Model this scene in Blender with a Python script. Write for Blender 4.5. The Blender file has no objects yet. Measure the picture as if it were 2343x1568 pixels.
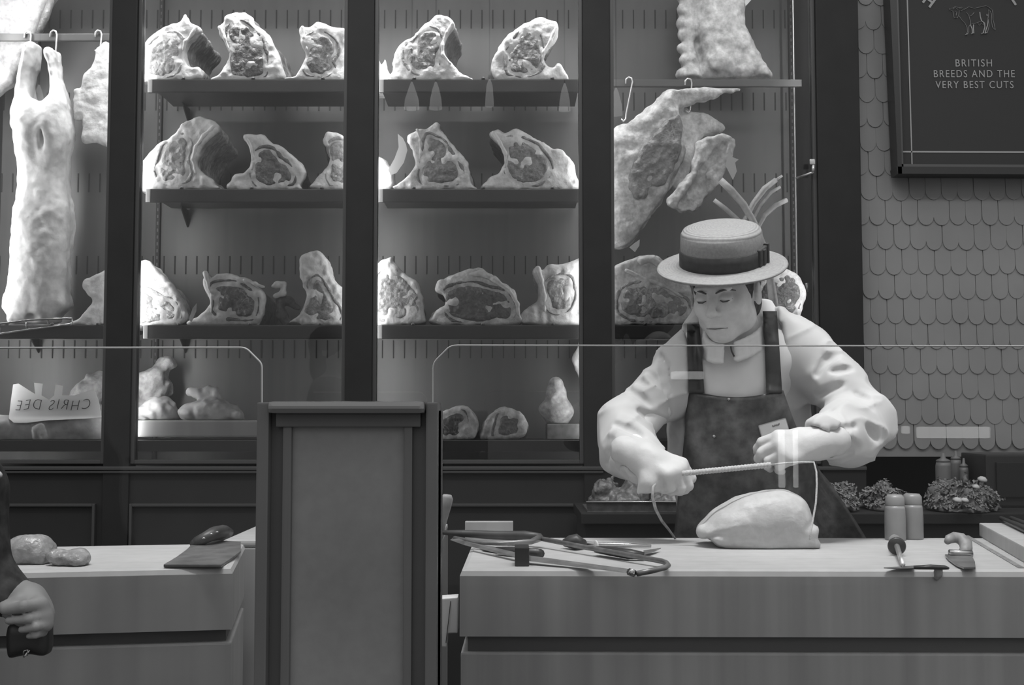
import bpy, bmesh, math, random
import numpy as np
from mathutils import Vector, Matrix
random.seed(7)
SC = bpy.context.scene
COL = SC.collection

# ------------------------------------------------------------------ camera
F_PX, CAM_Z, W_PX, H_PX = 2750.0, 1.2, 2343.0, 1568.0
PITCH = math.atan(166.0 / F_PX)
cam_d = bpy.data.cameras.new('camera')
cam_d.sensor_width = 36.0
cam_d.lens = F_PX / W_PX * 36.0
cam_d.clip_start = 0.05
cam = bpy.data.objects.new('camera', cam_d)
COL.objects.link(cam)
cam.location = (0, 0, CAM_Z)
cam.rotation_euler = (math.pi / 2 + PITCH, 0, 0)
SC.camera = cam

# ------------------------------------------------------------------ exposure and the soft light of the hall
SC.view_settings.view_transform = 'Standard'
SC.view_settings.look = 'None'
SC.view_settings.exposure = 0.0
SC.view_settings.gamma = 1.0
SC.view_settings.use_curve_mapping = False
SC.cycles.use_denoising = True
SC.cycles.max_bounces = 6
SC.cycles.transparent_max_bounces = 24
SC.cycles.sample_clamp_indirect = 3.0
wd = bpy.data.worlds.new('hall')
wd.use_nodes = True
# soft light mostly from above: a dim hall at eye level, paler towards the ceiling
_nt = wd.node_tree
_tc = _nt.nodes.new('ShaderNodeTexCoord')
_sx = _nt.nodes.new('ShaderNodeSeparateXYZ')
_mr = _nt.nodes.new('ShaderNodeMapRange')
_mr.inputs[1].default_value, _mr.inputs[2].default_value = 0.0, 1.0
_mr.inputs[3].default_value, _mr.inputs[4].default_value = 0.25, 0.95
_nt.links.new(_tc.outputs['Generated'], _sx.inputs[0])
_nt.links.new(_sx.outputs['Z'], _mr.inputs[0])
_nt.links.new(_mr.outputs[0], _nt.nodes['Background'].inputs[1])
_nt.nodes['Background'].inputs[0].default_value = (1, 1, 1, 1)
SC.world = wd


def area(name, loc, target, sx, sy, power, spread=180):
    l = bpy.data.lights.new(name, 'AREA')
    l.shape = 'RECTANGLE'
    l.size, l.size_y, l.energy = sx, sy, power
    l.spread = math.radians(spread)
    o = bpy.data.objects.new(name, l)
    COL.objects.link(o)
    o.location = loc
    o.rotation_euler = (Vector(target) - Vector(loc)).to_track_quat('-Z', 'Y').to_euler()
    return o


# spotlights above the worktops
area('worktop_lamp', (0.62, 2.22, 3.7), (0.62, 2.66, 0.9), 1.0, 0.2, 5.7, 52)
area('worktop_lamp', (-0.75, 2.12, 3.7), (-0.8, 2.48, 0.9), 0.7, 0.2, 2.9, 40)

# unseen fill lights added to brighten the cabinet front and the shingle wall
area('front_fill', (-0.25, 2.2, 3.3), (-0.2, 4.0, 1.6), 2.6, 0.2, 6.5, 110)
area('front_fill', (1.9, 2.3, 3.2), (1.7, 3.95, 1.7), 0.8, 0.2, 1.0, 110)


def strip(x, sgn, power):        # upright light strip behind a door post of the cabinet
    area('cabinet_strip', (x, 3.965, 1.85), (x + sgn * 0.16, 4.34, 1.85), 1.7, 0.025, power, 170).rotation_euler.rotate_axis('Z', math.pi / 2)



def head_fill(x0, x1, power):       # unseen fill strip added at the head of a bay to brighten the meat
    area('cabinet_fill', ((x0 + x1) / 2, 3.97, 2.80), ((x0 + x1) / 2, 4.10, 1.7), x1 - x0 - .1, 0.03, power, 120)


# ------------------------------------------------------------------ pixel rays to points at a real distance
def P(px, py, d):
    u, v = (px - W_PX / 2) / F_PX, (H_PX / 2 - py) / F_PX
    c, s = math.cos(PITCH), math.sin(PITCH)
    k = d / (c - v * s)
    return Vector((u * k, d, CAM_Z + (s + v * c) * k))


def G(px, py, z):
    u, v = (px - W_PX / 2) / F_PX, (H_PX / 2 - py) / F_PX
    c, s = math.cos(PITCH), math.sin(PITCH)
    k = (z - CAM_Z) / (s + v * c)
    return Vector((u * k, (c - v * s) * k, z))


# ------------------------------------------------------------------ materials
MATS = {}


def mat(name, v, rough=0.6, spec=0.5, metal=0.0, noise=None, bump=None, grain=None, vor=None, coat=0.0, sheen=0.0, wave=None):
    """grey material: v albedo; noise=(scale, amount); bump=(scale, strength); grain=(xs,ys,zs,amount) stretched noise; vor=(scale, value, width) veins"""
    m = bpy.data.materials.new(name)
    m.use_nodes = True
    nt = m.node_tree
    b = nt.nodes['Principled BSDF']
    b.inputs['Base Color'].default_value = (v, v, v, 1)
    b.inputs['Roughness'].default_value = rough
    b.inputs['Specular IOR Level'].default_value = spec
    b.inputs['Metallic'].default_value = metal
    b.inputs['Coat Weight'].default_value = coat
    b.inputs['Sheen Weight'].default_value = sheen
    tc = nt.nodes.new('ShaderNodeTexCoord')
    L = nt.links.new
    val = None

    def noise_node(sc, vec=None, detail=5):
        n = nt.nodes.new('ShaderNodeTexNoise')
        n.inputs['Scale'].default_value = sc
        n.inputs['Detail'].default_value = detail
        L(vec if vec else tc.outputs['Object'], n.inputs['Vector'])
        return n

    def rng(sock, lo, hi, a, c):
        r = nt.nodes.new('ShaderNodeMapRange')
        r.inputs[1].default_value, r.inputs[2].default_value = lo, hi
        r.inputs[3].default_value, r.inputs[4].default_value = a, c
        L(sock, r.inputs[0])
        return r.outputs[0]

    def mul(a, c, op='MULTIPLY'):
        n = nt.nodes.new('ShaderNodeMath')
        n.operation = op
        L(a, n.inputs[0])
        L(c, n.inputs[1])
        return n.outputs[0]
    if noise:
        for sc, am in (noise if isinstance(noise, list) else [noise]):
            s = rng(noise_node(sc).outputs[0], 0.3, 0.7, 1 - am, 1 + am)
            val = s if val is None else mul(val, s)
    if grain:
        mp = nt.nodes.new('ShaderNodeMapping')
        mp.inputs['Scale'].default_value = grain[:3]
        L(tc.outputs['Object'], mp.inputs[0])
        s = rng(noise_node(1.0, mp.outputs[0], 3).outputs[0], 0.3, 0.7, 1 - grain[3], 1 + grain[3])
        val = s if val is None else mul(val, s)
    col = None
    if val is not None:
        vv = nt.nodes.new('ShaderNodeMath')
        vv.operation = 'MULTIPLY'
        vv.inputs[1].default_value = v
        L(val, vv.inputs[0])
        col = vv.outputs[0]
    if vor:
        n = noise_node(vor[0], None, 3)          # marbling: thin wandering ridges of a warped noise
        n.inputs['Distortion'].default_value = 1.6
        r1 = rng(n.outputs[0], .5 - vor[2], .5, 0, 1)
        r2 = rng(n.outputs[0], .5, .5 + vor[2], 1, 0)
        k = mul(r1, r2)
        msk = rng(noise_node(vor[0] * 0.4, None, 2).outputs[0], 0.45, 0.65, 0.0, 1.0)
        k = mul(k, msk)
        mx = nt.nodes.new('ShaderNodeMix')
        mx.data_type = 'FLOAT'
        L(k, mx.inputs[0])
        if col is not None:
            L(col, mx.inputs[2])
        else:
            mx.inputs[2].default_value = v
        mx.inputs[3].default_value = vor[1]
        col = mx.outputs[0]
    if col is not None:
        cc = nt.nodes.new('ShaderNodeCombineColor')
        for i in range(3):
            L(col, cc.inputs[i])
        L(cc.outputs[0], b.inputs['Base Color'])
    if bump or wave:
        bp = nt.nodes.new('ShaderNodeBump')
        if wave:
            w = nt.nodes.new('ShaderNodeTexWave')
            w.wave_type = wave[2]
            w.rings_direction = 'Z' if wave[2] == 'RINGS' else 'X'
            w.inputs['Scale'].default_value = wave[0]
            w.inputs['Distortion'].default_value = 0.3
            L(tc.outputs['Object'], w.inputs['Vector'])
            bp.inputs['Strength'].default_value = wave[1]
            L(w.outputs['Fac'], bp.inputs['Height'])
        else:
            bp.inputs['Strength'].default_value = bump[1]
            L(noise_node(bump[0]).outputs[0], bp.inputs['Height'])
        bp.inputs['Distance'].default_value = 0.004
        L(bp.outputs[0], b.inputs['Normal'])
    MATS[name] = m
    return m


def glass_mat(name, tint=1.0, ior=1.5, rough=0.0, boost=1.0):
    m = bpy.data.materials.new(name)
    m.use_nodes = True
    nt = m.node_tree
    nt.nodes.remove(nt.nodes['Principled BSDF'])
    out = nt.nodes['Material Output']
    tr = nt.nodes.new('ShaderNodeBsdfTransparent')
    tr.inputs[0].default_value = (tint, tint, tint, 1)
    gl = nt.nodes.new('ShaderNodeBsdfGlossy')
    gl.inputs['Roughness'].default_value = rough
    fr = nt.nodes.new('ShaderNodeFresnel')
    fr.inputs[0].default_value = ior
    mx = nt.nodes.new('ShaderNodeMixShader')
    nt.links.new(fr.outputs[0], mx.inputs[0])
    nt.links.new(tr.outputs[0], mx.inputs[1])
    nt.links.new(gl.outputs[0], mx.inputs[2])
    nt.links.new(mx.outputs[0], out.inputs[0])
    MATS[name] = m
    return m


def emit_mat(name, v):
    m = bpy.data.materials.new(name)
    m.use_nodes = True
    b = m.node_tree.nodes['Principled BSDF']
    b.inputs['Emission Color'].default_value = (1, 1, 1, 1)
    b.inputs['Emission Strength'].default_value = v
    return m


M_BLACK = mat('black_frame', 0.025, 0.55, 0.3, noise=(9, .12))
M_EDGE = mat('black_frame_edge', 0.075, 0.4)
M_BACK = mat('cabinet_steel', 0.068, 0.42, 0.5, noise=(3, .12), grain=(40, 40, 1.5, .08))
M_SLOT = mat('slot_dark', 0.02, 0.8)
M_SHELF = mat('shelf_steel', 0.035, 0.38, 0.35, metal=0.15, noise=(6, .15))
M_BASE = mat('base_paint', 0.036, 0.55, 0.3, noise=(6, .1))
M_MOULD = mat('base_moulding', 0.07, 0.45)
M_FAT = mat('beef_fat', 0.6, 0.5, 0.4, noise=[(22, .16), (90, .1)], bump=(70, .7))
M_FAT2 = mat('aged_fat', 0.60, 0.5, 0.4, noise=[(9, .22), (32, .28), (110, .15)], bump=(70, .9))
M_MEAT = mat('beef_lean', 0.17, 0.33, 0.5, noise=[(28, .3), (130, .25)], bump=(110, .9), vor=(24, .45, .05))
M_MEATD = mat('beef_lean_aged', 0.105, 0.33, 0.5, noise=[(28, .3), (130, .3)], bump=(120, 1.0), vor=(26, .34, .045))
M_MEATL = mat('beef_lean_pale', 0.25, 0.4, 0.5, noise=[(28, .2), (130, .2)], bump=(110, .9), vor=(24, .55, .06))
M_CRUST = mat('aged_crust', 0.13, 0.55, 0.4, noise=[(14, .4), (70, .3)], bump=(60, .9))
M_CRUSTL = mat('aged_crust_pale', 0.36, 0.55, 0.4, noise=[(14, .3), (70, .25)], bump=(60, .9))
M_BONE = mat('bone', 0.60, 0.5, noise=(60, .15), bump=(90, .5))
M_LAMB = mat('carcass_fat', 0.74, 0.5, 0.4, noise=[(11, .14), (45, .12)], bump=(40, .6))
M_PORK = mat('carcass_skin', 0.47, 0.5, 0.4, noise=[(10, .2), (40, .25), (110, .12)], bump=(45, .8))
M_FLANK = mat('flank_fat', 0.36, 0.5, 0.4, noise=[(20, .25), (80, .15)], bump=(60, .8))
M_STEEL = mat('steel', 0.5, 0.25, metal=1.0)
M_STEELD = mat('worn_steel', 0.2, 0.4, metal=0.6, noise=(40, .3))
M_HOOK = mat('hook_steel', 0.75, 0.25, metal=0.7)
M_GLEAM = mat('gleam_pale', 0.22, 0.5)
M_WHITE = mat('white_plastic', 0.6, 0.4)
M_PAPER = mat('paper', 0.66, 0.8, 0.2, noise=(12, .08))
M_WRAP = mat('butcher_wrap', 0.36, 0.45, 0.5, noise=[(12, .25), (50, .15)], bump=(25, .8))
M_TILE = mat('shingle', 0.30, 0.6, 0.3, noise=(5, .08))
M_SIGN = mat('sign_board', 0.046, 0.6, 0.3)
M_SIGNF = mat('sign_frame', 0.04, 0.4)
M_SIGNE = mat('sign_frame_bead', 0.11, 0.35)
M_INK = mat('sign_paint', 0.42, 0.7, 0.2)
M_WOOD = mat('oak_stave', 0.37, 0.5, 0.4, grain=(22, 22, .7, .16), noise=(3, .06))
M_WOODL = mat('oak_left', 0.36, 0.5, 0.4, grain=(16, 16, .7, .12), noise=(3, .08))
M_SCRUBLIT = mat('lit_scrubbed_top', 0.43, 0.6, 0.3, noise=[(4, .06), (30, .05)], grain=(2, 40, 2, .05))  # paler than the sides: scrubbed wood with the lamp's brightness in the colour
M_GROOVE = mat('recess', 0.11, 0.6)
M_POST = mat('post_paint', 0.16, 0.45, 0.5, noise=(7, .06))
M_POSTD = mat('post_paint_dark', 0.13, 0.45, 0.5, noise=(7, .06))
M_POSTP = mat('post_panel', 0.27, 0.28, 0.5, noise=[(4, .12), (60, .05)])
M_POSTT = mat('post_cap', 0.3, 0.18, metal=0.8)
M_FLOOR = mat('floor_tile', 0.06, 0.5, noise=(3, .2))
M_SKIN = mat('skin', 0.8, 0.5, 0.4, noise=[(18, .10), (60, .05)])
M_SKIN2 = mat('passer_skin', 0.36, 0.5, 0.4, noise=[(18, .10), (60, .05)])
M_RAW = mat('raw_cut', 0.27, 0.25, 0.5, noise=[(18, .2), (70, .2)], bump=(80, .9))
M_GLOVE = mat('glove_latex', 0.6, 0.5, 0.3, noise=(30, .05), bump=(40, .4))
M_COAT = mat('coat_cotton', 0.58, 0.8, 0.2, noise=(14, .05), sheen=.2)
M_SHIRT = mat('shirt_cotton', 0.8, 0.85, 0.2, noise=(20, .05))
M_APRON = mat('apron_leather', 0.085, 0.3, 0.6, noise=[(9, .75), (34, .5)], bump=(14, 1.0))
M_STRAP = mat('strap_leather', 0.05, 0.45, noise=(20, .3))
M_HAIR = mat('dark_hair', 0.05, 0.5, grain=(160, 160, 12, .5))
M_LASH = mat('brow_hair', 0.13, 0.8)
M_LIP = mat('lip', 0.27, 0.5)
M_STRAW = mat('straw', 0.31, 0.65, 0.3, noise=(160, .12), wave=(48, .3, 'RINGS'))
M_RIBBON = mat('hat_ribbon', 0.055, 0.75, noise=(60, .2))
M_TWINE = mat('twine', 0.5, 0.9, noise=(400, .2))
M_ROAST = mat('roast_rind', 0.48, 0.5, 0.4, noise=[(14, .06), (80, .06)], bump=(60, .5))
M_DARKPL = mat('black_plastic', 0.03, 0.4)
M_WOODH = mat('handle_wood', 0.24, 0.5, noise=(30, .2), grain=(60, 60, 8, .2))
M_BLADE = mat('blade_steel', 0.22, 0.35, metal=0.5, noise=(30, .3))
M_HERB = mat('parsley', 0.12, 0.7, noise=(60, .5))
M_LEAF = mat('parsley_leaf', 0.2, 0.6, noise=(90, .6))
M_MINCE = mat('tray_meat', 0.16, 0.35, 0.5, noise=[(25, .5), (90, .4)], bump=(60, 1.0))
M_MUSH = mat('mushroom', 0.5, 0.6)
M_BOTTLE = mat('squeeze_bottle', 0.17, 0.4)
M_JAR = mat('jar_plastic', 0.25, 0.35, noise=(12, .15))
M_DCOAT = mat('print_coat', 0.042, 0.7, noise=[(26, .8), (60, .5)])
M_PURSE = mat('purse_leather', 0.035, 0.4)
M_GLASS = glass_mat('pane_glass', ior=1.3)
M_GLASS2 = glass_mat('cabinet_glass')
M_GEDGE = mat('polished_glass_edge', 0.72, 0.3)

M_LAMPG = emit_mat('lamp_glow', 5.5)
M_PEND = emit_mat('pendant_glow', 1.4)


# ------------------------------------------------------------------ mesh helpers
def link(name, me, m, parent=None, smooth=False):
    if m:
        me.materials.append(m)
    if smooth:
        me.polygons.foreach_set('use_smooth', np.ones(len(me.polygons), bool))
    o = bpy.data.objects.new(name, me)
    COL.objects.link(o)
    if parent:
        o.parent = parent
        o.matrix_parent_inverse = parent.matrix_world.inverted() if parent.type != 'EMPTY' else Matrix.Translation(-parent.location)
    return o


class MB:
    """collects shapes in one bmesh"""

    def __init__(self):
        self.b = bmesh.new()

    def box(self, lo, hi, bev=0.0):
        r = bmesh.ops.create_cube(self.b, size=1.0)['verts']
        lo, hi = Vector(lo), Vector(hi)
        for v in r:
            v.co = Vector(((lo[i] + hi[i]) / 2 + v.co[i] * (hi[i] - lo[i])) for i in range(3))
        if bev:
            es = list({e for v in r for e in v.link_edges})
            bmesh.ops.bevel(self.b, geom=es, offset=bev, segments=2, profile=0.7, affect='EDGES')
        return self

    def prism(self, pts, off, bev=0.0, topbev=0.0):
        """closed polygon of points swept by vector off"""
        off = Vector(off)
        a = [self.b.verts.new(Vector(p)) for p in pts]
        c = [self.b.verts.new(Vector(p) + off) for p in pts]
        n = len(pts)
        fs = [self.b.faces.new(a), self.b.faces.new(c[::-1])]
        for i in range(n):
            j = (i + 1) % n
            fs.append(self.b.faces.new((a[j], a[i], c[i], c[j])))
        bmesh.ops.recalc_face_normals(self.b, faces=fs)
        if bev:
            es = list({e for f in fs for e in f.edges})
            bmesh.ops.bevel(self.b, geom=es, offset=bev, segments=2, profile=0.7, affect='EDGES')
        if topbev:
            zt = max(v.co.z for v in a + c)
            es = [e for e in {e for f in fs for e in f.edges} if all(abs(v.co.z - zt) < 1e-6 for v in e.verts)]
            bmesh.ops.bevel(self.b, geom=es, offset=topbev, segments=2, profile=0.5, affect='EDGES')
        return self

    def tube(self, pts, r, n=8, flat=1.0):
        """tube along points, r radius or list"""
        pts = [Vector(p) for p in pts]
        rs = r if isinstance(r, (list, tuple)) else [r] * len(pts)
        rings, up = [], None
        for i, p in enumerate(pts):
            t = (pts[min(i + 1, len(pts) - 1)] - pts[max(i - 1, 0)]).normalized()
            if up is None:
                up = Vector((0, 0, 1)) if abs(t.z) < 0.9 else Vector((0, 1, 0))
            x = t.cross(up)
            if x.length < 1e-4:
                x = t.orthogonal()
            x.normalize()
            y = x.cross(t).normalized()
            up = y
            rings.append([self.b.verts.new(p + (x * math.cos(2 * math.pi * k / n) + y * flat * math.sin(2 * math.pi * k / n)) * rs[i]) for k in range(n)])
        fs = []
        for a, c in zip(rings, rings[1:]):
            for k in range(n):
                fs.append(self.b.faces.new((a[k], a[(k + 1) % n], c[(k + 1) % n], c[k])))
        fs.append(self.b.faces.new(rings[0][::-1]))
        fs.append(self.b.faces.new(rings[-1]))
        bmesh.ops.recalc_face_normals(self.b, faces=fs)
        return self

    def lathe(self, prof, c=(0, 0, 0), axis=None, n=32, ell=(1, 1)):
        """prof: (r, z) list, turned about z then axis rotated to `axis`"""
        R = Vector((0, 0, 1)).rotation_difference(Vector(axis)).to_matrix() if axis is not None else Matrix.Identity(3)
        c = Vector(c)
        rings = []
        for r, z in prof:
            if r < 1e-6:
                rings.append([self.b.verts.new(c + R @ Vector((0, 0, z)))])
            else:
                rings.append([self.b.verts.new(c + R @ Vector((r * ell[0] * math.cos(2 * math.pi * k / n), r * ell[1] * math.sin(2 * math.pi * k / n), z))) for k in range(n)])
        fs = []
        for a, d in zip(rings, rings[1:]):
            for k in range(n):
                k2 = (k + 1) % n
                vs = [a[k % len(a)], a[k2 % len(a)], d[k2 % len(d)], d[k % len(d)]]
                u = []
                for q in vs:
                    if q not in u:
                        u.append(q)
                if len(u) > 2:
                    fs.append(self.b.faces.new(u))
        for ring in (rings[0], rings[-1]):
            if len(ring) > 1 and prof[0] != prof[-1]:
                fs.append(self.b.faces.new(ring))
        bmesh.ops.recalc_face_normals(self.b, faces=fs)
        return self

    def sheet(self, fn, us, vs, thick):
        """grid surface fn(u, v) -> point, given thickness along y"""
        def grid(off):
            return [[self.b.verts.new(Vector(fn(u, v)) + Vector(off)) for v in vs] for u in us]
        A, B = grid((0, 0, 0)), grid(thick)
        fs = []
        for i in range(len(us) - 1):
            for j in range(len(vs) - 1):
                fs.append(self.b.faces.new((A[i][j], A[i + 1][j], A[i + 1][j + 1], A[i][j + 1])))
                fs.append(self.b.faces.new((B[i][j], B[i][j + 1], B[i + 1][j + 1], B[i + 1][j])))
        for i in range(len(us) - 1):
            for j in (0, len(vs) - 1):
                fs.append(self.b.faces.new((A[i][j], A[i + 1][j], B[i + 1][j], B[i][j])))
        for j in range(len(vs) - 1):
            for i in (0, len(us) - 1):
                fs.append(self.b.faces.new((A[i][j], A[i][j + 1], B[i][j + 1], B[i][j])))
        bmesh.ops.recalc_face_normals(self.b, faces=fs)
        return self

    def xf(self, M):
        bmesh.ops.transform(self.b, matrix=M, verts=self.b.verts)
        return self

    def build(self, name, m, parent=None, smooth=False):
        me = bpy.data.meshes.new(name)
        self.b.to_mesh(me)
        self.b.free()
        o = link(name, me, m, parent, smooth)
        if smooth == 'auto':
            me.set_sharp_from_angle(angle=math.radians(35))
        return o


def tag(o, label, cat, group=None):
    o['label'], o['category'] = label, cat
    if group:
        o['group'] = group
    return o


def thing(name, loc, label, cat, group=None):
    o = bpy.data.objects.new(name, None)
    COL.objects.link(o)
    o.location = loc
    o.empty_display_size = 0.05
    return tag(o, label, cat, group)


def struct(o):
    o['kind'] = 'structure'
    return o


# ------------------------------------------------------------------ signed-distance sculpting
def lerp(a, b, t):
    return a + (b - a) * t


def vnoise(Pt, sc, seed=0):
    q = Pt * sc + seed * 17.31
    i = np.floor(q).astype(np.int64)
    f = (q - i).astype(np.float32)
    f = f * f * (3 - 2 * f)

    def h(dx, dy, dz):
        n = (i[..., 0] + dx) * 374761393 + (i[..., 1] + dy) * 668265263 + (i[..., 2] + dz) * 2147483647 + seed * 1013904223
        n = (n ^ (n >> 13)) * 1274126177
        n = n ^ (n >> 16)
        return ((n & 65535) / 32767.5 - 1.0).astype(np.float32)
    x0 = lerp(lerp(h(0, 0, 0), h(1, 0, 0), f[..., 0]), lerp(h(0, 1, 0), h(1, 1, 0), f[..., 0]), f[..., 1])
    x1 = lerp(lerp(h(0, 0, 1), h(1, 0, 1), f[..., 0]), lerp(h(0, 1, 1), h(1, 1, 1), f[..., 0]), f[..., 1])
    return lerp(x0, x1, f[..., 2])


def poly2d(X, Z, poly):
    """signed distance to closed polygon, negative inside"""
    d = np.full(X.shape, 1e9, np.float32)
    s = np.zeros(X.shape, bool)
    n = len(poly)
    for i in range(n):
        ax, az = poly[i]
        bx, bz = poly[(i + 1) % n]
        ex, ez = bx - ax, bz - az
        wx, wz = X - ax, Z - az
        t = np.clip((wx * ex + wz * ez) / (ex * ex + ez * ez + 1e-12), 0, 1)
        d = np.minimum(d, (wx - ex * t) ** 2 + (wz - ez * t) ** 2)
        c = ((az <= Z) & (bz > Z)) | ((bz <= Z) & (az > Z))
        if c.any():
            xi = ax + (Z - az) / (ez if abs(ez) > 1e-12 else 1e-12) * ex
            s ^= c & (X < xi)
    d = np.sqrt(d)
    return np.where(s, -d, d)


def smooth_poly(pts, n=4):
    """closed Catmull-Rom resample"""
    out = []
    m = len(pts)
    for i in range(m):
        p0, p1, p2, p3 = (np.array(pts[(i + k) % m], float) for k in (-1, 0, 1, 2))
        for j in range(n):
            t = j / n
            out.append(tuple(0.5 * (2 * p1 + (p2 - p0) * t + (2 * p0 - 5 * p1 + 4 * p2 - p3) * t * t + (3 * p1 - p0 - 3 * p2 + p3) * t ** 3)))
    return out


class Field:
    """distance field on a grid, blended from rounded shapes, skinned with surface nets"""

    def __init__(self, lo, hi, h):
        self.lo, self.h = np.array(lo, np.float32), h
        n = np.ceil((np.array(hi) - np.array(lo)) / h).astype(int) + 1
        self.ax = [self.lo[i] + h * np.arange(n[i], dtype=np.float32) for i in range(3)]
        self.V = np.full(n, 1.0, np.float32)

    def sub(self, lo, hi, pad):
        sl = []
        for i in range(3):
            a = int(np.clip(math.floor((lo[i] - pad - self.lo[i]) / self.h), 0, len(self.ax[i])))
            b = int(np.clip(math.ceil((hi[i] + pad - self.lo[i]) / self.h) + 1, 0, len(self.ax[i])))
            sl.append(slice(a, b))
        g = np.stack(np.meshgrid(*[self.ax[i][sl[i]] for i in range(3)], indexing='ij'), -1)
        return tuple(sl), g

    def put(self, fn, lo, hi, k=0.01, op='u'):
        sl, g = self.sub(lo, hi, max(4 * self.h, k * 1.5 + 2 * self.h))
        if 0 in g.shape:
            return self
        d = fn(g)
        v = self.V[sl]
        if op == 'u':
            m = np.clip(k - np.abs(v - d), 0, None) / k
            self.V[sl] = np.minimum(v, d) - m * m * k * 0.25
        else:
            d = -d
            m = np.clip(k - np.abs(v - d), 0, None) / k
            self.V[sl] = np.maximum(v, d) + m * m * k * 0.25
        return self

    def cap(self, a, b, ra, rb=None, k=0.01, op='u', sq=None):
        a, b = np.array(a, np.float32), np.array(b, np.float32)
        rb = ra if rb is None else rb
        r = max(ra, rb)

        def fn(g):
            w = g - a
            e = b - a
            t = np.clip((w @ e) / max(float(e @ e), 1e-12), 0, 1)
            return np.linalg.norm(w - t[..., None] * e, axis=-1) - (ra + (rb - ra) * t)
        return self.put(fn, np.minimum(a, b) - r, np.maximum(a, b) + r, k, op)

    def limb(self, pts, rs, k=0.012):
        for i in range(len(pts) - 1):
            self.cap(pts[i], pts[i + 1], rs[i], rs[i + 1], k)
        return self

    def ell(self, c, r, R=None, k=0.01, op='u'):
        c, r = np.array(c, np.float32), np.array(r, np.float32)
        Rn = None if R is None else np.array(R, np.float32)
        m = float(r.max())

        def fn(g):
            w = g - c
            if Rn is not None:
                w = w @ Rn           # rows: R^T w
            k0 = np.linalg.norm(w / r, axis=-1)
            k1 = np.linalg.norm(w / (r * r), axis=-1)
            return k0 * (k0 - 1) / np.maximum(k1, 1e-6)
        return self.put(fn, c - m, c + m, k, op)

    def boxs(self, lo, hi, r=0.005, k=0.005, op='u', R=None):
        lo, hi = np.array(lo, np.float32), np.array(hi, np.float32)
        c, e = (lo + hi) / 2, (hi - lo) / 2 - r

        def fn(g):
            q = np.abs(g - c) - e
            return np.linalg.norm(np.maximum(q, 0), axis=-1) + np.minimum(q.max(-1), 0) - r
        return self.put(fn, lo, hi, k, op)

    def slab(self, poly, y0, y1, r, shear=(0, 0), taper=0.0, k=0.006, op='u', ripple=None):
        """rounded extrusion of an x-z outline from depth y0 to y1; shear moves the outline per metre of depth"""
        a = np.array(poly)
        cx, cz = a.mean(0)
        yc, hd = (y0 + y1) / 2, (y1 - y0) / 2
        dx = [0, shear[0] * (y1 - y0)]
        dz = [0, shear[1] * (y1 - y0)]

        def fn(g):
            t = g[..., 1] - y0
            s = 1 - taper * np.clip(t, 0, None) / max(y1 - y0, 1e-6)
            X = (g[..., 0] - shear[0] * t - cx) / s + cx
            Z = (g[..., 2] - shear[1] * t - cz) / s + cz
            d2 = poly2d(X, Z, poly) * s
            if ripple:
                d2 = d2 + ripple[1] * np.sin(t * 2 * math.pi / ripple[0])
            a1, a2 = d2 + r, np.abs(g[..., 1] - yc) - hd + r
            return np.minimum(np.maximum(a1, a2), 0) + np.sqrt(np.maximum(a1, 0) ** 2 + np.maximum(a2, 0) ** 2) - r
        return self.put(fn, (a[:, 0].min() + min(dx), y0, a[:, 1].min() + min(dz)), (a[:, 0].max() + max(dx), y1, a[:, 1].max() + max(dz)), k, op)

    def noise(self, amp, sc, seed=0, stretch=(1, 1, 1)):
        msk = np.abs(self.V) < 3 * self.h + 3 * amp
        idx = np.argwhere(msk)
        p = self.lo + idx * self.h
        self.V[msk] += amp * vnoise(p * np.array(stretch, np.float32), sc, seed)
        return self

    def warp(self, fn):
        msk = np.abs(self.V) < 0.05
        p = self.lo + np.argwhere(msk) * self.h
        self.V[msk] += fn(p)
        return self

    def arrays(self):
        V = self.V
        V[0], V[-1], V[:, 0], V[:, -1], V[:, :, 0], V[:, :, -1] = (np.maximum(q, self.h * .5) for q in (V[0], V[-1], V[:, 0], V[:, -1], V[:, :, 0], V[:, :, -1]))
        nx, ny, nz = V.shape
        neg = V < 0
        acc = np.zeros((nx - 1, ny - 1, nz - 1, 3), np.float32)
        cnt = np.zeros((nx - 1, ny - 1, nz - 1), np.float32)

        def c(A, o):
            return A[o[0]:nx - 1 + o[0], o[1]:ny - 1 + o[1], o[2]:nz - 1 + o[2]]
        for axis in range(3):
            o1, o2 = [i for i in range(3) if i != axis]
            for p in (0, 1):
                for q in (0, 1):
                    a = [0, 0, 0]
                    a[o1], a[o2] = p, q
                    b = list(a)
                    b[axis] = 1
                    m = c(neg, a) != c(neg, b)
                    if not m.any():
                        continue
                    va, vb = c(V, a)[m], c(V, b)[m]
                    pos = np.tile(np.array(a, np.float32), (len(va), 1))
                    pos[:, axis] = va / (va - vb)
                    acc[m] += pos
                    cnt[m] += 1
        act = cnt > 0
        idx = np.full(act.shape, -1, np.int64)
        idx[act] = np.arange(act.sum())
        verts = self.lo + self.h * (np.argwhere(act) + acc[act] / cnt[act][:, None])
        quads = []
        for axis in range(3):
            o1, o2 = [i for i in range(3) if i != axis]
            lo_s, hi_s = [slice(None)] * 3, [slice(None)] * 3
            lo_s[axis], hi_s[axis] = slice(0, -1), slice(1, None)
            lo_s[o1] = hi_s[o1] = slice(1, -1)
            lo_s[o2] = hi_s[o2] = slice(1, -1)
            na, nb = neg[tuple(lo_s)], neg[tuple(hi_s)]
            e = np.argwhere(na != nb)
            if not len(e):
                continue
            flip = na[tuple(e.T)]
            e[:, o1] += 1
            e[:, o2] += 1

            def cell(d1, d2):
                q = e.copy()
                q[:, o1] += d1
                q[:, o2] += d2
                return idx[tuple(q.T)]
            Q = np.stack([cell(-1, -1), cell(0, -1), cell(0, 0), cell(-1, 0)], 1)
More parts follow.
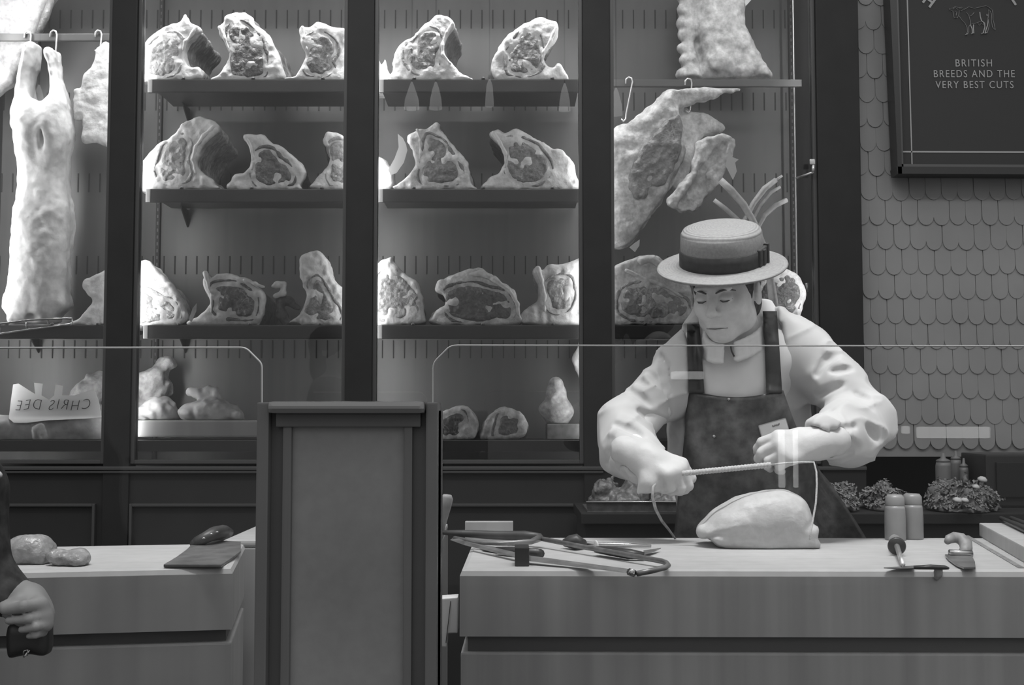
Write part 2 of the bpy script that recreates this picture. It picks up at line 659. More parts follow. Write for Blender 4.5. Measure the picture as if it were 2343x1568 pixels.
            if axis == 1:
                flip = ~flip
            Q[~flip] = Q[~flip][:, ::-1]
            quads.append(Q)
        return verts, np.concatenate(quads)

    def build(self, name, m, parent=None, split=False):
        v, q = self.arrays()
        lab = np.arange(len(v))
        for _ in range(400):          # islands of the skin
            mn = lab[q].min(1)
            new = lab.copy()
            np.minimum.at(new, q.ravel(), np.repeat(mn, 4))
            new = new[new]
            if (new == lab).all():
                break
            lab = new
        ids, cnt = np.unique(lab, return_counts=True)
        keep = [i for i, c in zip(ids, cnt) if c >= max(40, (.03 if split else .2) * cnt.max())]
        if not split:
            return self.skin(v, q[np.isin(lab[q[:, 0]], keep)], name, m, parent)
        return [self.skin(v, q[lab[q[:, 0]] == i], name, m, parent) for i in keep]

    def skin(self, v, q, name, m, parent):
        u, inv = np.unique(q, return_inverse=True)
        v, q = v[u], inv.reshape(q.shape)
        me = bpy.data.meshes.new(name)
        me.vertices.add(len(v))
        me.vertices.foreach_set('co', v.astype(np.float32).ravel())
        me.loops.add(len(q) * 4)
        me.loops.foreach_set('vertex_index', q.astype(np.int32).ravel())
        me.polygons.add(len(q))
        me.polygons.foreach_set('loop_start', np.arange(0, len(q) * 4, 4, dtype=np.int32))
        me.update(calc_edges=True)
        me.validate()
        return link(name, me, m, parent, True)


def text_mesh(s, size, loc, m, parent, name='lettering', rot=(math.pi / 2, 0, 0), space=1.0, depth=0.0006, mirror=False, bold=0.0, align='CENTER'):
    cu = bpy.data.curves.new(name, 'FONT')
    cu.body, cu.size, cu.align_x, cu.space_character, cu.extrude, cu.offset = s, size, align, space, depth, bold
    t = bpy.data.objects.new(name, cu)
    COL.objects.link(t)
    bpy.context.view_layer.update()
    me = bpy.data.meshes.new_from_object(t.evaluated_get(bpy.context.evaluated_depsgraph_get()))
    bpy.data.objects.remove(t)
    M = Matrix.Translation(Vector(loc)) @ (rot if isinstance(rot, Matrix) else Matrix.Identity(4))
    if not isinstance(rot, Matrix):
        from mathutils import Euler
        M = Matrix.Translation(Vector(loc)) @ Euler(rot).to_matrix().to_4x4()
    if mirror:
        M = M @ Matrix.Scale(-1, 4, (1, 0, 0))
    me.transform(M)
    if mirror:
        me.flip_normals()
    me.materials.clear()
    return link(name, me, m, parent)

# ================================================================== the setting
D_FR, D_BK = 3.88, 4.34            # cabinet face and back wall


def px2x(px, d):
    return P(px, 950, d).x


struct(MB().box((-5.2, -4.6, -0.05), (4, 5.0, 0)).build('floor', M_FLOOR))
struct(MB().box((-4.8, 4.45, 0), (4, 4.5, 5.2)).build('wall_back', M_BLACK))

# wall of round-ended shingles to the right of the cabinet
b = MB()
WX0, WX1, WZ0, WZ1, WD = px2x(1982, 3.93), 2.6, P(0, 1046, 3.93).z, 2.75, 3.955
b.box((WX0, WD, WZ0), (WX1, WD + .05, WZ1))
cw, rh = 37.4 / F_PX * 3.93, 57.6 / F_PX * 3.93
rng = random.Random(3)
zb = P(0, 1029, 3.93).z
row = 0
while zb + row * rh < WZ1:
    z = zb + row * rh
    x = WX0 - cw * (1.0 if row % 2 else 0.5)
    while x < WX1:
        jx, jz = rng.uniform(-.0015, .0015), rng.uniform(-.002, .002)
        w, ln = cw * .485, rh * 1.9
        pts = [(x - w + jx, z + ln + jz), (x - w + jx, z + w * 1.15 + jz)]
        for k in range(1, 8):
            a = math.pi + math.pi * k / 8
            pts.append((x + jx + w * math.cos(a), z + jz + w * 1.15 + w * 1.15 * math.sin(a)))
        pts += [(x + w + jx, z + w * 1.15 + jz), (x + w + jx, z + ln + jz)]
        t0, t1 = rng.uniform(.0065, .0085), .001      # lower edge stands proud, upper edge tucks under
        f = [b.b.verts.new((px_, WD - (t1 + (t0 - t1) * min(1, max(0, (z + ln - pz_) / ln))), pz_)) for px_, pz_ in pts if WX0 - .03 < px_]
        k = [b.b.verts.new((v.co.x, WD, v.co.z)) for v in f]
        if len(f) > 3:
            b.b.faces.new(f)
            for i in range(len(f)):
                j = (i + 1) % len(f)
                b.b.faces.new((f[j], f[i], k[i], k[j]))
        x += cw
    row += 1
bmesh.ops.recalc_face_normals(b.b, faces=b.b.faces)
w = struct(b.build('wall_right', M_TILE))
w['label'] = 'pale grey wall of round-ended shingles right of the cabinet'

# ------------------------------------------------------------------ the meat cabinet
cab = thing('meat_cabinet', (-0.1, 4.1, 0), 'tall black glazed meat cabinet with lit shelves filling the back of the shop', 'cabinet')
BAYS = [(px2x(-80, D_FR), px2x(238, D_FR)), (px2x(297, D_FR), px2x(788, D_FR)), (px2x(850, D_FR), px2x(1336, D_FR)), (px2x(1400, D_FR), px2x(1880, D_FR))]
Z_BOT, Z_TOP = P(0, 1062, D_FR).z, 2.85
for i, (a, c) in enumerate([(BAYS[0][1], BAYS[1][0]), (BAYS[1][1], BAYS[2][0]), (BAYS[2][1], BAYS[3][0]), (BAYS[3][1], px2x(1980, D_FR))]):
    MB().box((a, D_FR, 0.02), (c, D_FR + .075, Z_TOP), .004).build('post', M_BLACK, cab)
bpan = MB().box((BAYS[0][0] - .1, D_BK, 0), (px2x(1980, D_FR), D_BK + .03, Z_TOP))
MB().box((px2x(1900, D_FR), D_FR + .07, 0), (px2x(1980, D_FR), D_BK, Z_TOP)).build('side_panel', M_BLACK, cab)
MB().box((BAYS[0][0] - .1, D_FR + .012, 0), (px2x(1980, D_FR), D_BK, Z_BOT - .012)).build('base', M_BASE, cab)
b = MB().box((BAYS[0][0], D_FR - .006, P(0, 1083, D_FR).z), (px2x(1380, D_FR), D_FR + .014, P(0, 1078, D_FR).z), .002)
b.box((BAYS[0][0], D_FR - .008, Z_BOT - .02), (px2x(1980, D_FR), D_FR + .014, Z_BOT - .008), .003)
for x0, x1 in [(BAYS[0][0] + .03, px2x(222, D_FR)), (px2x(300, D_FR), px2x(784, D_FR)), (px2x(858, D_FR), px2x(1330, D_FR)), (px2x(1410, D_FR), px2x(1880, D_FR))]:
    z1, z0, t = P(0, 1153, D_FR).z, .12, .009
    for lo, hi in [((x0 + t, z1 - t), (x1 - t, z1)), ((x0 + t, z0), (x1 - t, z0 + t)), ((x0, z0), (x0 + t, z1)), ((x1 - t, z0), (x1, z1))]:
        b.box((lo[0], D_FR - .004, lo[1]), (hi[0], D_FR + .014, hi[1]), .002)
b.build('moulding', M_MOULD, cab)
# slotted back wall, slots in the panel's own mesh
b = bpan
b.b.faces.ensure_lookup_table()
n_flat = len(b.b.faces)
for y0, y1 in ((23, 65), (212, 253), (397, 440), (586, 628), (779, 820)):
    x = -1.9
    while x < 1.06:
        b.box((x - .0022, D_BK - .002, P(0, y1, D_BK).z), (x + .0022, D_BK + .001, P(0, y0, D_BK).z))
        x += 25.2 / F_PX * D_BK
bp_o = b.build('back_panel', M_BACK, cab)
bp_o.data.materials.append(M_SLOT)
for pl in bp_o.data.polygons:
    pl.material_index = 1 if pl.index >= n_flat else 0
for px in (-60, 357, 1819):
    x = px2x(px, D_BK)
    s = MB().box((x - .007, D_BK - .022, Z_BOT), (x + .007, D_BK - .001, Z_TOP)).build('shelf_standard', M_BLACK, cab)
    b = MB()
    z = Z_BOT + .02
    while z < Z_TOP:
        b.box((x - .0022, D_BK - .0235, z), (x + .0022, D_BK - .021, z + .011))
        z += .025
    b.build('bracket_slot', M_EDGE, s)
x = px2x(1828, 4.2)
MB().tube([(x, 4.2, Z_BOT), (x, 4.2, Z_TOP)], .003).build('cable_trunking', M_HOOK, cab)
# doors: thin frame and pane
for x0, x1 in BAYS:
    b = MB()
    t = .0125
    for lo, hi in [((x0, Z_BOT), (x0 + t, Z_TOP)), ((x1 - t, Z_BOT), (x1, Z_TOP)), ((x0 + t, Z_BOT), (x1 - t, Z_BOT + t))]:
        b.box((lo[0], D_FR + .012, lo[1]), (hi[0], D_FR + .05, hi[1]), .002)
    f = b.build('door_frame', M_EDGE, cab)
    MB().box((x0 + t, D_FR + .028, Z_BOT + t), (x1 - t, D_FR + .034, Z_TOP)).build('pane', M_GLASS2, f)
# shelves
D_SH0, D_SH1 = 3.985, 4.30
SH_Z = [P(0, y, D_SH0).z for y in (181, 432, 744)]
FL_Z = P(0, 1008, D_SH0).z
for bi, (x0, x1) in enumerate(BAYS):
    for si, z in enumerate(SH_Z):
        if bi == 0 and si < 2 or bi == 3 and si < 2:
            continue
        s = MB().box((x0 + .004, D_SH0 + .01, z - .012), (x1 - .004, D_SH1, z - .0005)).build('shelf', M_SHELF, cab)
        MB().box((x0 + .006, D_SH0, z - .046), (x1 - .006, D_SH0 + .012, z), .004).build('shelf_lip', M_SHELF, s)
        if bi in (1, 2):
            MB().box((x0 + .0055, D_SH0 - .0012, z - .0455), (x0 + .022, D_SH0 + .010, z - .0005), .003).build('lip_gleam', M_GLEAM, s)  # pale end cap stands in for the strip's gleam on the lip
        for k in range(3):
            xx = x0 + (x1 - x0) * (.18 + .34 * k)
            MB().lathe([(.0, .0), (.007, 0), (.006, .006), (0, .008)], (xx, D_SH0 + .003, z), n=10).build('shelf_peg', M_DARKPL, s, True)
        for xx in ((x0 + .05,) if bi in (0, 1) else (x1 - .05,) if bi == 3 else ()):
            MB().prism([(xx, D_BK - .003, z - .012), (xx, D_BK - .003, z - .075), (xx, D_BK - .10, z - .014), (xx, D_BK - .10, z - .012)], (.004, 0, 0)).build('bracket', M_BLACK, s)
MB().box((BAYS[0][0], D_SH0 - .06, FL_Z - .035), (px2x(1880, D_FR), D_BK, FL_Z)).build('bottom_shelf', M_BASE, cab)
# hanging rails
for (x0, x1), y, d in ((BAYS[0], 86, 4.12), (BAYS[3], 191, 4.12)):
    z = P(0, y, d).z
    MB().box((x0 - (.15 if y == 86 else .01), d - .006, z - .013), (x1 + .01, d + .006, z + .013), .003).build('hanging_rail', M_EDGE, cab)
# door latch
b = MB().tube([P(1822, 408, 3.93), P(1862, 394, 3.87)], .004).tube([P(1860, 394, 3.87), P(1861, 378, 3.87)], .005)
b.box(P(1853, 376, 3.868), P(1868, 361, 3.85) + Vector((0, .02, 0)), .003)
b.build('latch', M_HOOK, cab, True)
MB().tube([P(1846, 648, 3.95), P(1848, 668, 3.95)], [.006, .003]).build('latch', M_HOOK, cab, True)
for i, (x0, x1) in enumerate(BAYS):
    pl_, pr_ = ((5.2, .8), (3.2, 1.4), (3.5, 2.2), (0.35, 6.5))[i]
    strip(x0 - .034, 1, pl_)
    strip(x1 + .034, -1, pr_)
    head_fill(x0, x1, (2.2, 4.3, 4.3, .9)[i])

# ------------------------------------------------------------------ black sign on the shingle wall
SD = 3.90
sg = thing('hanging_sign', P(2190, 200, SD), 'black framed sign with a line-drawn cow and lettering on the shingle wall', 'sign')


def SP(px, py, off=0.0):
    """point on the sign, which leans in a little at the top"""
    p = P(px, py, SD)
    return Vector((p.x, SD - off, p.z))


def sbar(b, pts, wid, off, dep):
    """straight bar of the frame as a prism of a four-sided outline"""
    b.prism([SP(*p, off) for p in pts], (0, dep, 0), .0)


b = MB()
b.prism([SP(2052, -30, .012), SP(2060, 383, .012), SP(2420, 385, .012), SP(2420, -30, .012)], (0, .03, 0))
b.build('board', M_SIGN, sg)
b = MB()
sbar(b, [(2026, -30), (2046, 403), (2055, 403), (2042, -30)], 0, .04, .07)
sbar(b, [(2043, 387), (2046, 403), (2430, 405), (2430, 389)], 0, .04, .07)
b.build('frame', M_SIGNF, sg)
b = MB()
sbar(b, [(2040, -30), (2055, 390), (2060, 390), (2047, -30)], 0, .032, .03)
sbar(b, [(2050, 380), (2050, 388), (2430, 390), (2430, 382)], 0, .032, .03)
b.build('frame_bead', M_SIGNE, sg)
b = MB()
b.prism([SP(2070.5, -30, .0135), SP(2082.5, 378, .0135), SP(2085, 378, .0135), SP(2073.5, -30, .0135)], (0, .001, 0))
b.prism([SP(2054, 347.5, .0135), SP(2054, 351, .0135), SP(2420, 352, .0135), SP(2420, 348.5, .0135)], (0, .001, 0))
b.build('border_line', M_INK, sg)
for s, y, x0, x1 in (('BRITISH', 155, 2183, 2266), ('BREEDS AND THE', 179.5, 2133.5, 2318), ('VERY BEST CUTS', 204.5, 2137.5, 2315)):
    o = text_mesh(s, .0345, SP((x0 + x1) / 2, y, .0135), M_INK, sg, space=1.22)
    xs = [v.co.x for v in o.data.vertices]
    k, c = (SP(x1, y).x - SP(x0, y).x) / (max(xs) - min(xs)), (max(xs) + min(xs)) / 2
    for v in o.data.vertices:
        v.co.x = SP((x0 + x1) / 2, y).x + (v.co.x - c) * k
for s, px, py, a in (('H', 2116, 14, 37), ('T', 2320, 14, -32)):
    text_mesh(s, .054, SP(px, py, .0135), M_INK, sg, rot=Matrix.Rotation(math.radians(a), 4, 'Y') @ Matrix.Rotation(math.pi / 2, 4, 'X'), bold=.0012)
# cow drawing: traced strokes
Z7 = lambda pts: [SP(2060 + x / 6.534, y / 6.534, .0135) for x, y in pts]
cow = [
    [(930, 165), (1000, 125), (1080, 148), (1180, 125), (1260, 108), (1300, 130), (1350, 170), (1360, 230), (1360, 310), (1380, 390), (1394, 468)],
    [(1394, 468), (1355, 430), (1335, 330), (1340, 240), (1320, 190), (1295, 165), (1300, 200), (1285, 300), (1305, 400), (1285, 480), (1270, 520)],
    [(710, 150), (770, 140), (800, 118), (850, 140), (900, 130), (930, 155), (880, 190), (860, 180), (850, 250), (830, 290), (785, 290), (770, 240), (762, 190), (715, 165), (710, 150)],
    [(765, 160), (800, 130), (840, 165)], [(860, 150), (900, 150)], [(800, 190), (820, 200), (812, 250)],
    [(855, 260), (900, 325), (945, 370), (975, 430), (980, 500), (960, 535)],
    [(965, 205), (1000, 250), (1022, 330), (1025, 380), (1000, 420), (1000, 500), (975, 540)],
    [(1080, 205), (1050, 245), (1020, 260)],
    [(1025, 385), (1080, 375), (1130, 360), (1190, 335)], [(1025, 390), (1050, 450), (1055, 520)], [(1072, 385), (1068, 440), (1075, 520)],
    [(1165, 200), (1172, 270), (1190, 330), (1235, 365), (1240, 430), (1215, 510)],
    [(1130, 365), (1155, 400), (1185, 375), (1215, 395), (1215, 350)],
    [(1290, 310), (1280, 400), (1255, 470), (1245, 515)], [(1270, 230), (1275, 260)]]
b = MB()
for st in cow:
    b.tube(Z7(st), .0016, 6, .4)
for x, y in ((965, 535), (1055, 520), (1205, 520), (1255, 515)):
    b.tube(Z7([(x - 20, y + 8), (x, y), (x + 20, y - 8)]), [.004, .005, .0035], 6, .4)
b.build('cow_drawing', M_INK, sg)

# ------------------------------------------------------------------ dark panelled post between the two glass screens
PD = 1.90
po = thing('panelled_post', (P(790, 1200, PD).x, PD + .06, 0), 'dark painted panelled post standing between the two glass screens', 'post')
X = lambda px, d=PD: P(px, 1200, d).x
ZT = P(0, 934, PD).z
MB().box((X(585), PD + .03, 0), (X(1000), PD + .15, ZT - .002), .002).build('core', M_POSTD, po)
b = MB()
for x0, x1 in ((583, 611), (973, 1000)):
    b.box((X(x0), PD + .004, 0), (X(x1), PD + .10, P(0, 921, PD).z), .003)
b.build('side_stile', M_POST, po)
MB().box((X(612), PD - .012, ZT - .009), (X(972), PD + .15, ZT + .011), .008).build('cap', M_POSTT, po)
MB().box((X(625), PD + .012, ZT - .03), (X(960), PD + .06, ZT - .008), .002).build('top_rail', M_POSTD, po)
b = MB()
for x0, x1 in ((640, 661), (921, 941)):
    b.box((X(x0), PD + .016, 0), (X(x1), PD + .05, P(0, 940, PD).z), .004)
b.box((X(661), PD + .016, P(0, 962, PD).z), (X(921), PD + .05, P(0, 940, PD).z), .004)
b.build('inner_frame', M_POST, po)
MB().box((X(655), PD + .026, 0), (X(930), PD + .045, P(0, 955, PD).z)).build('panel', M_POSTP, po)

# ------------------------------------------------------------------ glass screens
GD = 1.985


def screen(name, pts, label):
    q = [P(x, y, GD) for x, y in pts]
    g = thing(name, (sum(p.x for p in q) / len(q), GD, 0), label, 'glass screen')
    MB().prism(q, (0, .008, 0)).build('pane', M_GLASS, g)
    return g, q


def arc(c0, c1, c2, n=5):
    return [tuple((1 - t) ** 2 * np.array(c0) + 2 * t * (1 - t) * np.array(c1) + t * t * np.array(c2)) for t in np.linspace(0, 1, n)]


top = [(-160, 796)] + arc((548, 795), (560, 795), (568, 802)) + arc((590, 824), (598, 831), (598, 842)) + [(598, 926)]
g, q = screen('glass_screen', top + [(598, 1800), (-160, 1800)], 'clear glass screen with a bright cut corner left of the panelled post')
MB().tube([p + Vector((0, .004, 0)) for p in q[:len(top)]], .0017, 6).build('polished_edge', M_GEDGE, g)
top = [(2520, 792)] + arc((1048, 790), (1032, 790), (1024, 797)) + arc((1000, 821), (991, 830), (991, 842)) + [(991, 926)]
g, q = screen('glass_screen', top + [(991, 1800), (2520, 1800)], 'long clear glass screen with a cut corner in front of the butcher')
MB().tube([p + Vector((0, .004, 0)) for p in q[:len(top)]], .0014, 6).build('polished_edge', M_GEDGE, g)

# ------------------------------------------------------------------ butcher block counters
CZ = 0.91
cl = thing('butcher_block', (-.75, 2.5, 0), 'wooden butcher block with a scrubbed top coloured pale as if lamplit left of the panelled post', 'counter')
A, Bc = G(-260, 1314, CZ), G(532, 1298, CZ)
C2 = G(588, 1245, CZ)
dv = (Bc - A).normalized()
nv = Vector((-dv.y, dv.x, 0))
if nv.y < 0:
    nv = -nv


def quadbox(b, s0, s1, t0, t1, z0, z1, bev=0, topbev=0):
    b.prism([Bc * Vector((1, 1, 0)) + dv * s + nv * t + Vector((0, 0, z0)) if False else Vector(((Bc + dv * s + nv * t).x, (Bc + dv * s + nv * t).y, z0)) for s, t in ((s0, t0), (s1, t0), (s1, t1), (s0, t1))], (0, 0, z1 - z0), bev, topbev)
    return b


Ls = -(Bc - A).length
DL = .44
quadbox(MB(), Ls, 0, 0, DL, CZ - .118, CZ - .0135).build('block', M_WOODL, cl)
quadbox(MB(), Ls, 0, 0, DL, CZ - .0135, CZ, 0, .0125).build('lit_worn_top', M_SCRUBLIT, cl)
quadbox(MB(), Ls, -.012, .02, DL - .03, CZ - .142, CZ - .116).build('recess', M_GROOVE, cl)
quadbox(MB(), Ls, 0, .002, DL - .02, .08, CZ - .142, .004).build('drawer_front', M_WOODL, cl)
quadbox(MB(), Ls, -.02, .03, DL - .03, 0, .08).build('plinth', M_BASE, cl)

cr = thing('butcher_block', (.55, 2.55, 0), 'long wooden butcher counter with a scrubbed top coloured pale as if lamplit in front of the butcher', 'counter')
a0, a1 = G(1052, 1303, CZ), G(2700, 1306, CZ)
k0, k1 = G(1083, 1230, CZ), G(2700, 1231, CZ)


def cbox(ins, z0, z1, bev=0, topbev=0):
    y = Vector((0, ins, 0))
    xx = Vector((ins, 0, 0))
    pts = [a0 + y + xx, a1 + y, k1 - y, k0 - y + xx]
    return MB().prism([Vector((p.x, p.y, z0)) for p in pts], (0, 0, z1 - z0), bev, topbev)


cbox(0, CZ - .125, CZ - .0135).build('block', M_WOOD, cr)
cbox(.0, CZ - .0135, CZ, 0, .0125).build('lit_worn_top', M_SCRUBLIT, cr)
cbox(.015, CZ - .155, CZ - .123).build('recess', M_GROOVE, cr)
cbox(.002, .08, CZ - .155, .004).build('drawer_front', M_WOOD, cr)
cbox(.03, 0, .08).build('plinth', M_BASE, cr)
# raised oak kerb at the right end, and the juice groove beside it
kz = CZ + .032
L0, L1 = G(2240, 1197, kz), G(2361, 1261, kz)
kw = Vector((.16, 0, 0))
MB().prism([Vector((p.x, p.y, CZ + .0005)) for p in (L0, L0 + kw, L1 + kw, L1)], (0, 0, .0315), .003).build('raised_kerb', M_SCRUBLIT, cr)
b = MB()
q = [G(2205, 1226, CZ + .0006), G(2330, 1300, CZ + .0006)]
w = Vector((.012, 0, 0))
b.prism([q[0], q[0] + w, q[1] + w, q[1]], (0, 0, .0005))
b.build('juice_groove', M_WOODH, cr)

# ------------------------------------------------------------------ lamps across the hall, seen only as reflections in the glass
def across(px, py, plane, dv):
    """place in the hall whose mirror image in the pane at depth `plane` shows at this pixel"""
    p = P(px, py, dv)
    return Vector((p.x, 2 * plane - dv, p.z))


HL_ = 'lamps across the hall mirrored in the panes'
for px, py, w, h, lab in ((2182, 990, 165, 26, 'long tube lamp across the hall, mirrored right of the butcher\'s sleeve'), (2073, 984, 16, 18, 'short tube lamp across the hall, mirrored beside the long one'), (1573, 859, 74, 18, 'tube lamp across the hall, mirrored over the left apron strap'), (1789, 1050, 14, 132, 'upright tube lamp across the hall, mirrored over the right glove, left of two'), (1821, 1050, 10, 132, 'upright tube lamp across the hall, mirrored over the right glove, right of two')):
    c = across(px, py, GD, 7.0)
    s_ = 7.0 / F_PX
    t = thing('tube_lamp', c, lab, 'lamp', HL_)
    MB().box(c - Vector((w * s_ / 2, .02, h * s_ / 2)), c + Vector((w * s_ / 2, .02, h * s_ / 2)), .012).build('tube', M_LAMPG, t)
    MB().box(c - Vector((w * s_ / 2 + .01, .06, h * s_ / 2 + .01)), c + Vector((w * s_ / 2 + .01, -.021, h * s_ / 2 + .01)), .004).build('housing', M_BLACK, t)
for px, py, k, lab in ((88, 225, 1.0, 'cone pendant across the hall, mirrored between the lamb\'s legs'), (942, 218, 1.2, 'cone pendant across the hall, mirrored left of the pair on the top shelf lip'), (997, 218, 1.0, 'cone pendant across the hall, mirrored right of the pair on the top shelf lip'), (1120, 212, .7, 'faint cone pendant across the hall, mirrored at the middle of the top shelf lip'), (1292, 222, .9, 'cone pendant across the hall, mirrored at the right end of the top shelf lip'), (1410, 232, 1.0, 'cone pendant across the hall, mirrored beside the left hook of the right bay')):
    c = across(px, py, D_FR + .028, 11.0)
    s_ = 11.0 / F_PX
    t = thing('pendant_lamp', c, lab, 'lamp', HL_)
    MB().lathe([(2 * s_, 32 * s_), (7 * s_, 18 * s_), (13 * s_ * k, -8 * s_), (15 * s_ * k, -32 * s_), (0, -32 * s_)], c, n=20).build('shade', M_PEND, t, True)
    MB().tube([c + Vector((0, 0, 32 * s_)), c + Vector((0, 0, 32 * s_ + 1.2))], .006, 6).build('flex', M_BLACK, t)

# ================================================================== meat in the cabinet
RIB = 'dry aged rib joints on the cabinet shelves'


def px_poly(pts, d, n=4):
    return [(p.x, p.z) for p in (P(x, y, d) for x, y in smooth_poly(pts, n))]


def joint(label, outline, lean, d=4.006, depth=.26, shift=0.0, body=M_CRUST, face=M_FAT, meat=M_MEAT, ripple=None, seams=(), bones=(), seed=0, base=None, drop=0.0, inset=.0):
    """outline, lean: pixel outlines of the cut face and of the dark lean; shift: sideways run of the body per metre"""
    poly = px_poly(outline, d)
    a = np.array(poly)
    cx = a[:, 0].mean()
    zb = a[:, 1].min() if base is None else base
    # sits on its shelf
    off = zb - a[:, 1].min()
    poly = [(x, z + off) for x, z in poly]
    t = thing('beef_rib_joint', (cx, d + depth / 2, zb), label, 'meat', RIB)
    lo = (min(p[0] for p in poly) - .02 - max(0, -shift * depth), d - .012, zb - .004)
    hi = (max(p[0] for p in poly) + .02 + max(0, shift * depth), d + depth + .01, max(p[1] for p in poly) + .02)

    def floor_cut(f):
        f.V = np.maximum(f.V, (zb - f.ax[2])[None, None, :].repeat(f.V.shape[0], 0).repeat(f.V.shape[1], 1))
        return f
    f = Field(lo, hi, .005)
    f.slab(poly, d + .018, d + depth, .03, (shift, -.12), .12, ripple=(.013, .0028) if ripple else None)
    f.noise(.007, 20, seed).noise(.003, 60, seed + 7)
    floor_cut(f).build('joint_body', body, t)
    f = Field(lo, (hi[0], d + .06, hi[2]), .004)
    f.slab(poly, d, d + .05, .012, (shift * .5, 0))
    f.noise(.005, 26, seed + 1).noise(.0035, 64, seed + 2)
    floor_cut(f).build('fat_cover', face, t)
    if lean:
        mp = [(x, z + off) for x, z in px_poly(lean, d)]
        f = Field((min(p[0] for p in mp) - .02, d - .014, min(p[1] for p in mp) - .02), (max(p[0] for p in mp) + .02, d + .03, max(p[1] for p in mp) + .02), .003)
        f.slab(mp, d - .003, d + .024, .009)
        f.noise(.0035, 34, seed + 3).noise(.0025, 90, seed + 4)
        f.build('lean_eye', meat, t)
        f = Field((lo[0], d - .012, lo[2]), (hi[0], d + .03, hi[2]), .003)

        def band(g):          # thin strip of lean following the eye under the outer fat
            dl, do = poly2d(g[..., 0], g[..., 2], mp), poly2d(g[..., 0], g[..., 2], poly)
            n1 = vnoise(g, 16, seed + 5)
            w = np.maximum(np.abs(dl - .014 - .004 * vnoise(g, 22, seed + 6)) - .0042 + .006 * np.maximum(n1, -.2), do + .012)
            return np.maximum(w + .003 * vnoise(g, 70, seed + 8), np.abs(g[..., 1] - d - .010) - .0125)
        f.put(band, f.lo, [q[-1] for q in f.ax], .004)
        if (f.V < 0).sum() > 60:
            f.build('lean_cap', meat, t, True)
    for s, r in bones:
        pts = [P(x, y, d) + Vector((0, .001, off)) for x, y in s]
        m_ = max(r)
        f = Field([min(p[i] for p in pts) - m_ - .008 for i in range(3)], [max(p[i] for p in pts) + m_ + .008 for i in range(3)], .003)
        f.limb(pts, r, .006).noise(.0025, 60, seed + 9)
        f.build('rib_bone', M_BONE, t)
    return t


Z1, Z2, Z3 = SH_Z
joint('marbled rib joint leaning left at the left end of the top shelf', [(312, 180), (312, 112), (323, 103), (348, 77), (382, 57), (411, 43), (421, 33), (426, 44), (444, 55), (454, 65), (444, 81), (427, 98), (421, 121), (422, 138), (434, 152), (451, 151), (463, 162), (461, 176), (448, 180)],
      [(332, 148), (336, 127), (348, 107), (368, 90), (386, 83), (408, 88), (413, 103), (410, 124), (406, 145), (396, 165), (372, 172), (344, 169)], shift=.12, base=Z1, seed=1, meat=M_MEATL, ripple=(.022, .003),
      bones=[([(449, 63), (438, 80), (424, 95), (418, 115)], [.007, .006, .005, .004])], seams=[[(362, 95), (380, 120), (376, 150)]])
joint('tall dark-centred rib joint second from the left on the top shelf', [(491, 180), (496, 169), (513, 145), (523, 117), (513, 93), (498, 74), (498, 55), (510, 45), (513, 34), (530, 24), (554, 22), (572, 31), (577, 45), (592, 59), (616, 83), (630, 114), (639, 145), (637, 178)],
      [(527, 162), (527, 127), (530, 100), (525, 78), (530, 59), (558, 55), (579, 69), (592, 93), (603, 124), (603, 162), (582, 172), (544, 172)], shift=.17, base=Z1, seed=5, meat=M_MEATD,
      bones=[([(503, 60), (514, 85), (526, 115)], [.007, .006, .004])], seams=[[(545, 80), (555, 110), (560, 150), (590, 168)]])
joint('rib joint with wet sparkling lean half hidden by the middle post, top shelf', [(663, 180), (675, 169), (689, 148), (696, 124), (689, 93), (684, 65), (690, 57), (706, 59), (716, 52), (733, 49), (758, 59), (795, 64), (815, 75), (828, 120), (830, 180)],
      [(706, 162), (702, 138), (706, 114), (704, 92), (720, 83), (744, 83), (761, 96), (766, 117), (754, 138), (758, 155), (740, 169), (720, 169)], shift=.0, depth=.2, base=Z1, seed=9, body=M_FAT2, meat=M_MEAT,
      bones=[([(692, 62), (696, 85), (702, 112)], [.006, .006, .004])])
joint('smooth pale fatty end of a joint beside the middle post, top shelf', [(842, 180), (842, 112), (862, 108), (872, 125), (882, 112), (887, 140), (891, 150), (892, 180)], None, d=4.13, depth=.12, base=Z1, seed=12, body=M_FAT2)
joint('rib joint with striped rib side on the top shelf right of the middle post', [(899, 180), (896, 152), (900, 120), (915, 98), (940, 78), (970, 55), (990, 36), (1007, 28), (1027, 34), (1038, 50), (1024, 75), (1014, 100), (1016, 122), (1030, 138), (1045, 152), (1060, 165), (1070, 178)],
      [(951, 117), (955, 90), (972, 69), (994, 68), (1004, 83), (1006, 107), (996, 121), (996, 145), (989, 165), (962, 160), (941, 147), (931, 125), (941, 100)], shift=.14, base=Z1, seed=14, ripple=(.02, .004),
      bones=[([(1035, 52), (1022, 72), (1012, 98), (1013, 122), (1030, 142)], [.006, .005, .005, .005, .004])], seams=[[(953, 125), (965, 145), (985, 152)], [(936, 110), (948, 135), (950, 155)]])
joint('rounded rib joint in thick fat at the right end of the top shelf', [(1127, 152), (1130, 127), (1144, 100), (1161, 76), (1189, 55), (1210, 45), (1234, 34), (1258, 38), (1275, 43), (1280, 59), (1275, 83), (1258, 107), (1246, 121), (1251, 138), (1265, 148), (1279, 141), (1292, 155), (1303, 176), (1265, 180), (1217, 180), (1175, 180), (1140, 178)],
      [(1165, 152), (1163, 124), (1179, 100), (1196, 72), (1218, 66), (1230, 80), (1235, 105), (1238, 131), (1228, 155), (1203, 165), (1179, 162)], shift=-.2, base=Z1, seed=18,
      seams=[[(1178, 110), (1190, 135), (1188, 158)], [(1196, 80), (1184, 110)]], bones=[([(1272, 60), (1260, 90), (1243, 115), (1240, 140)], [.007, .006, .005, .004])])
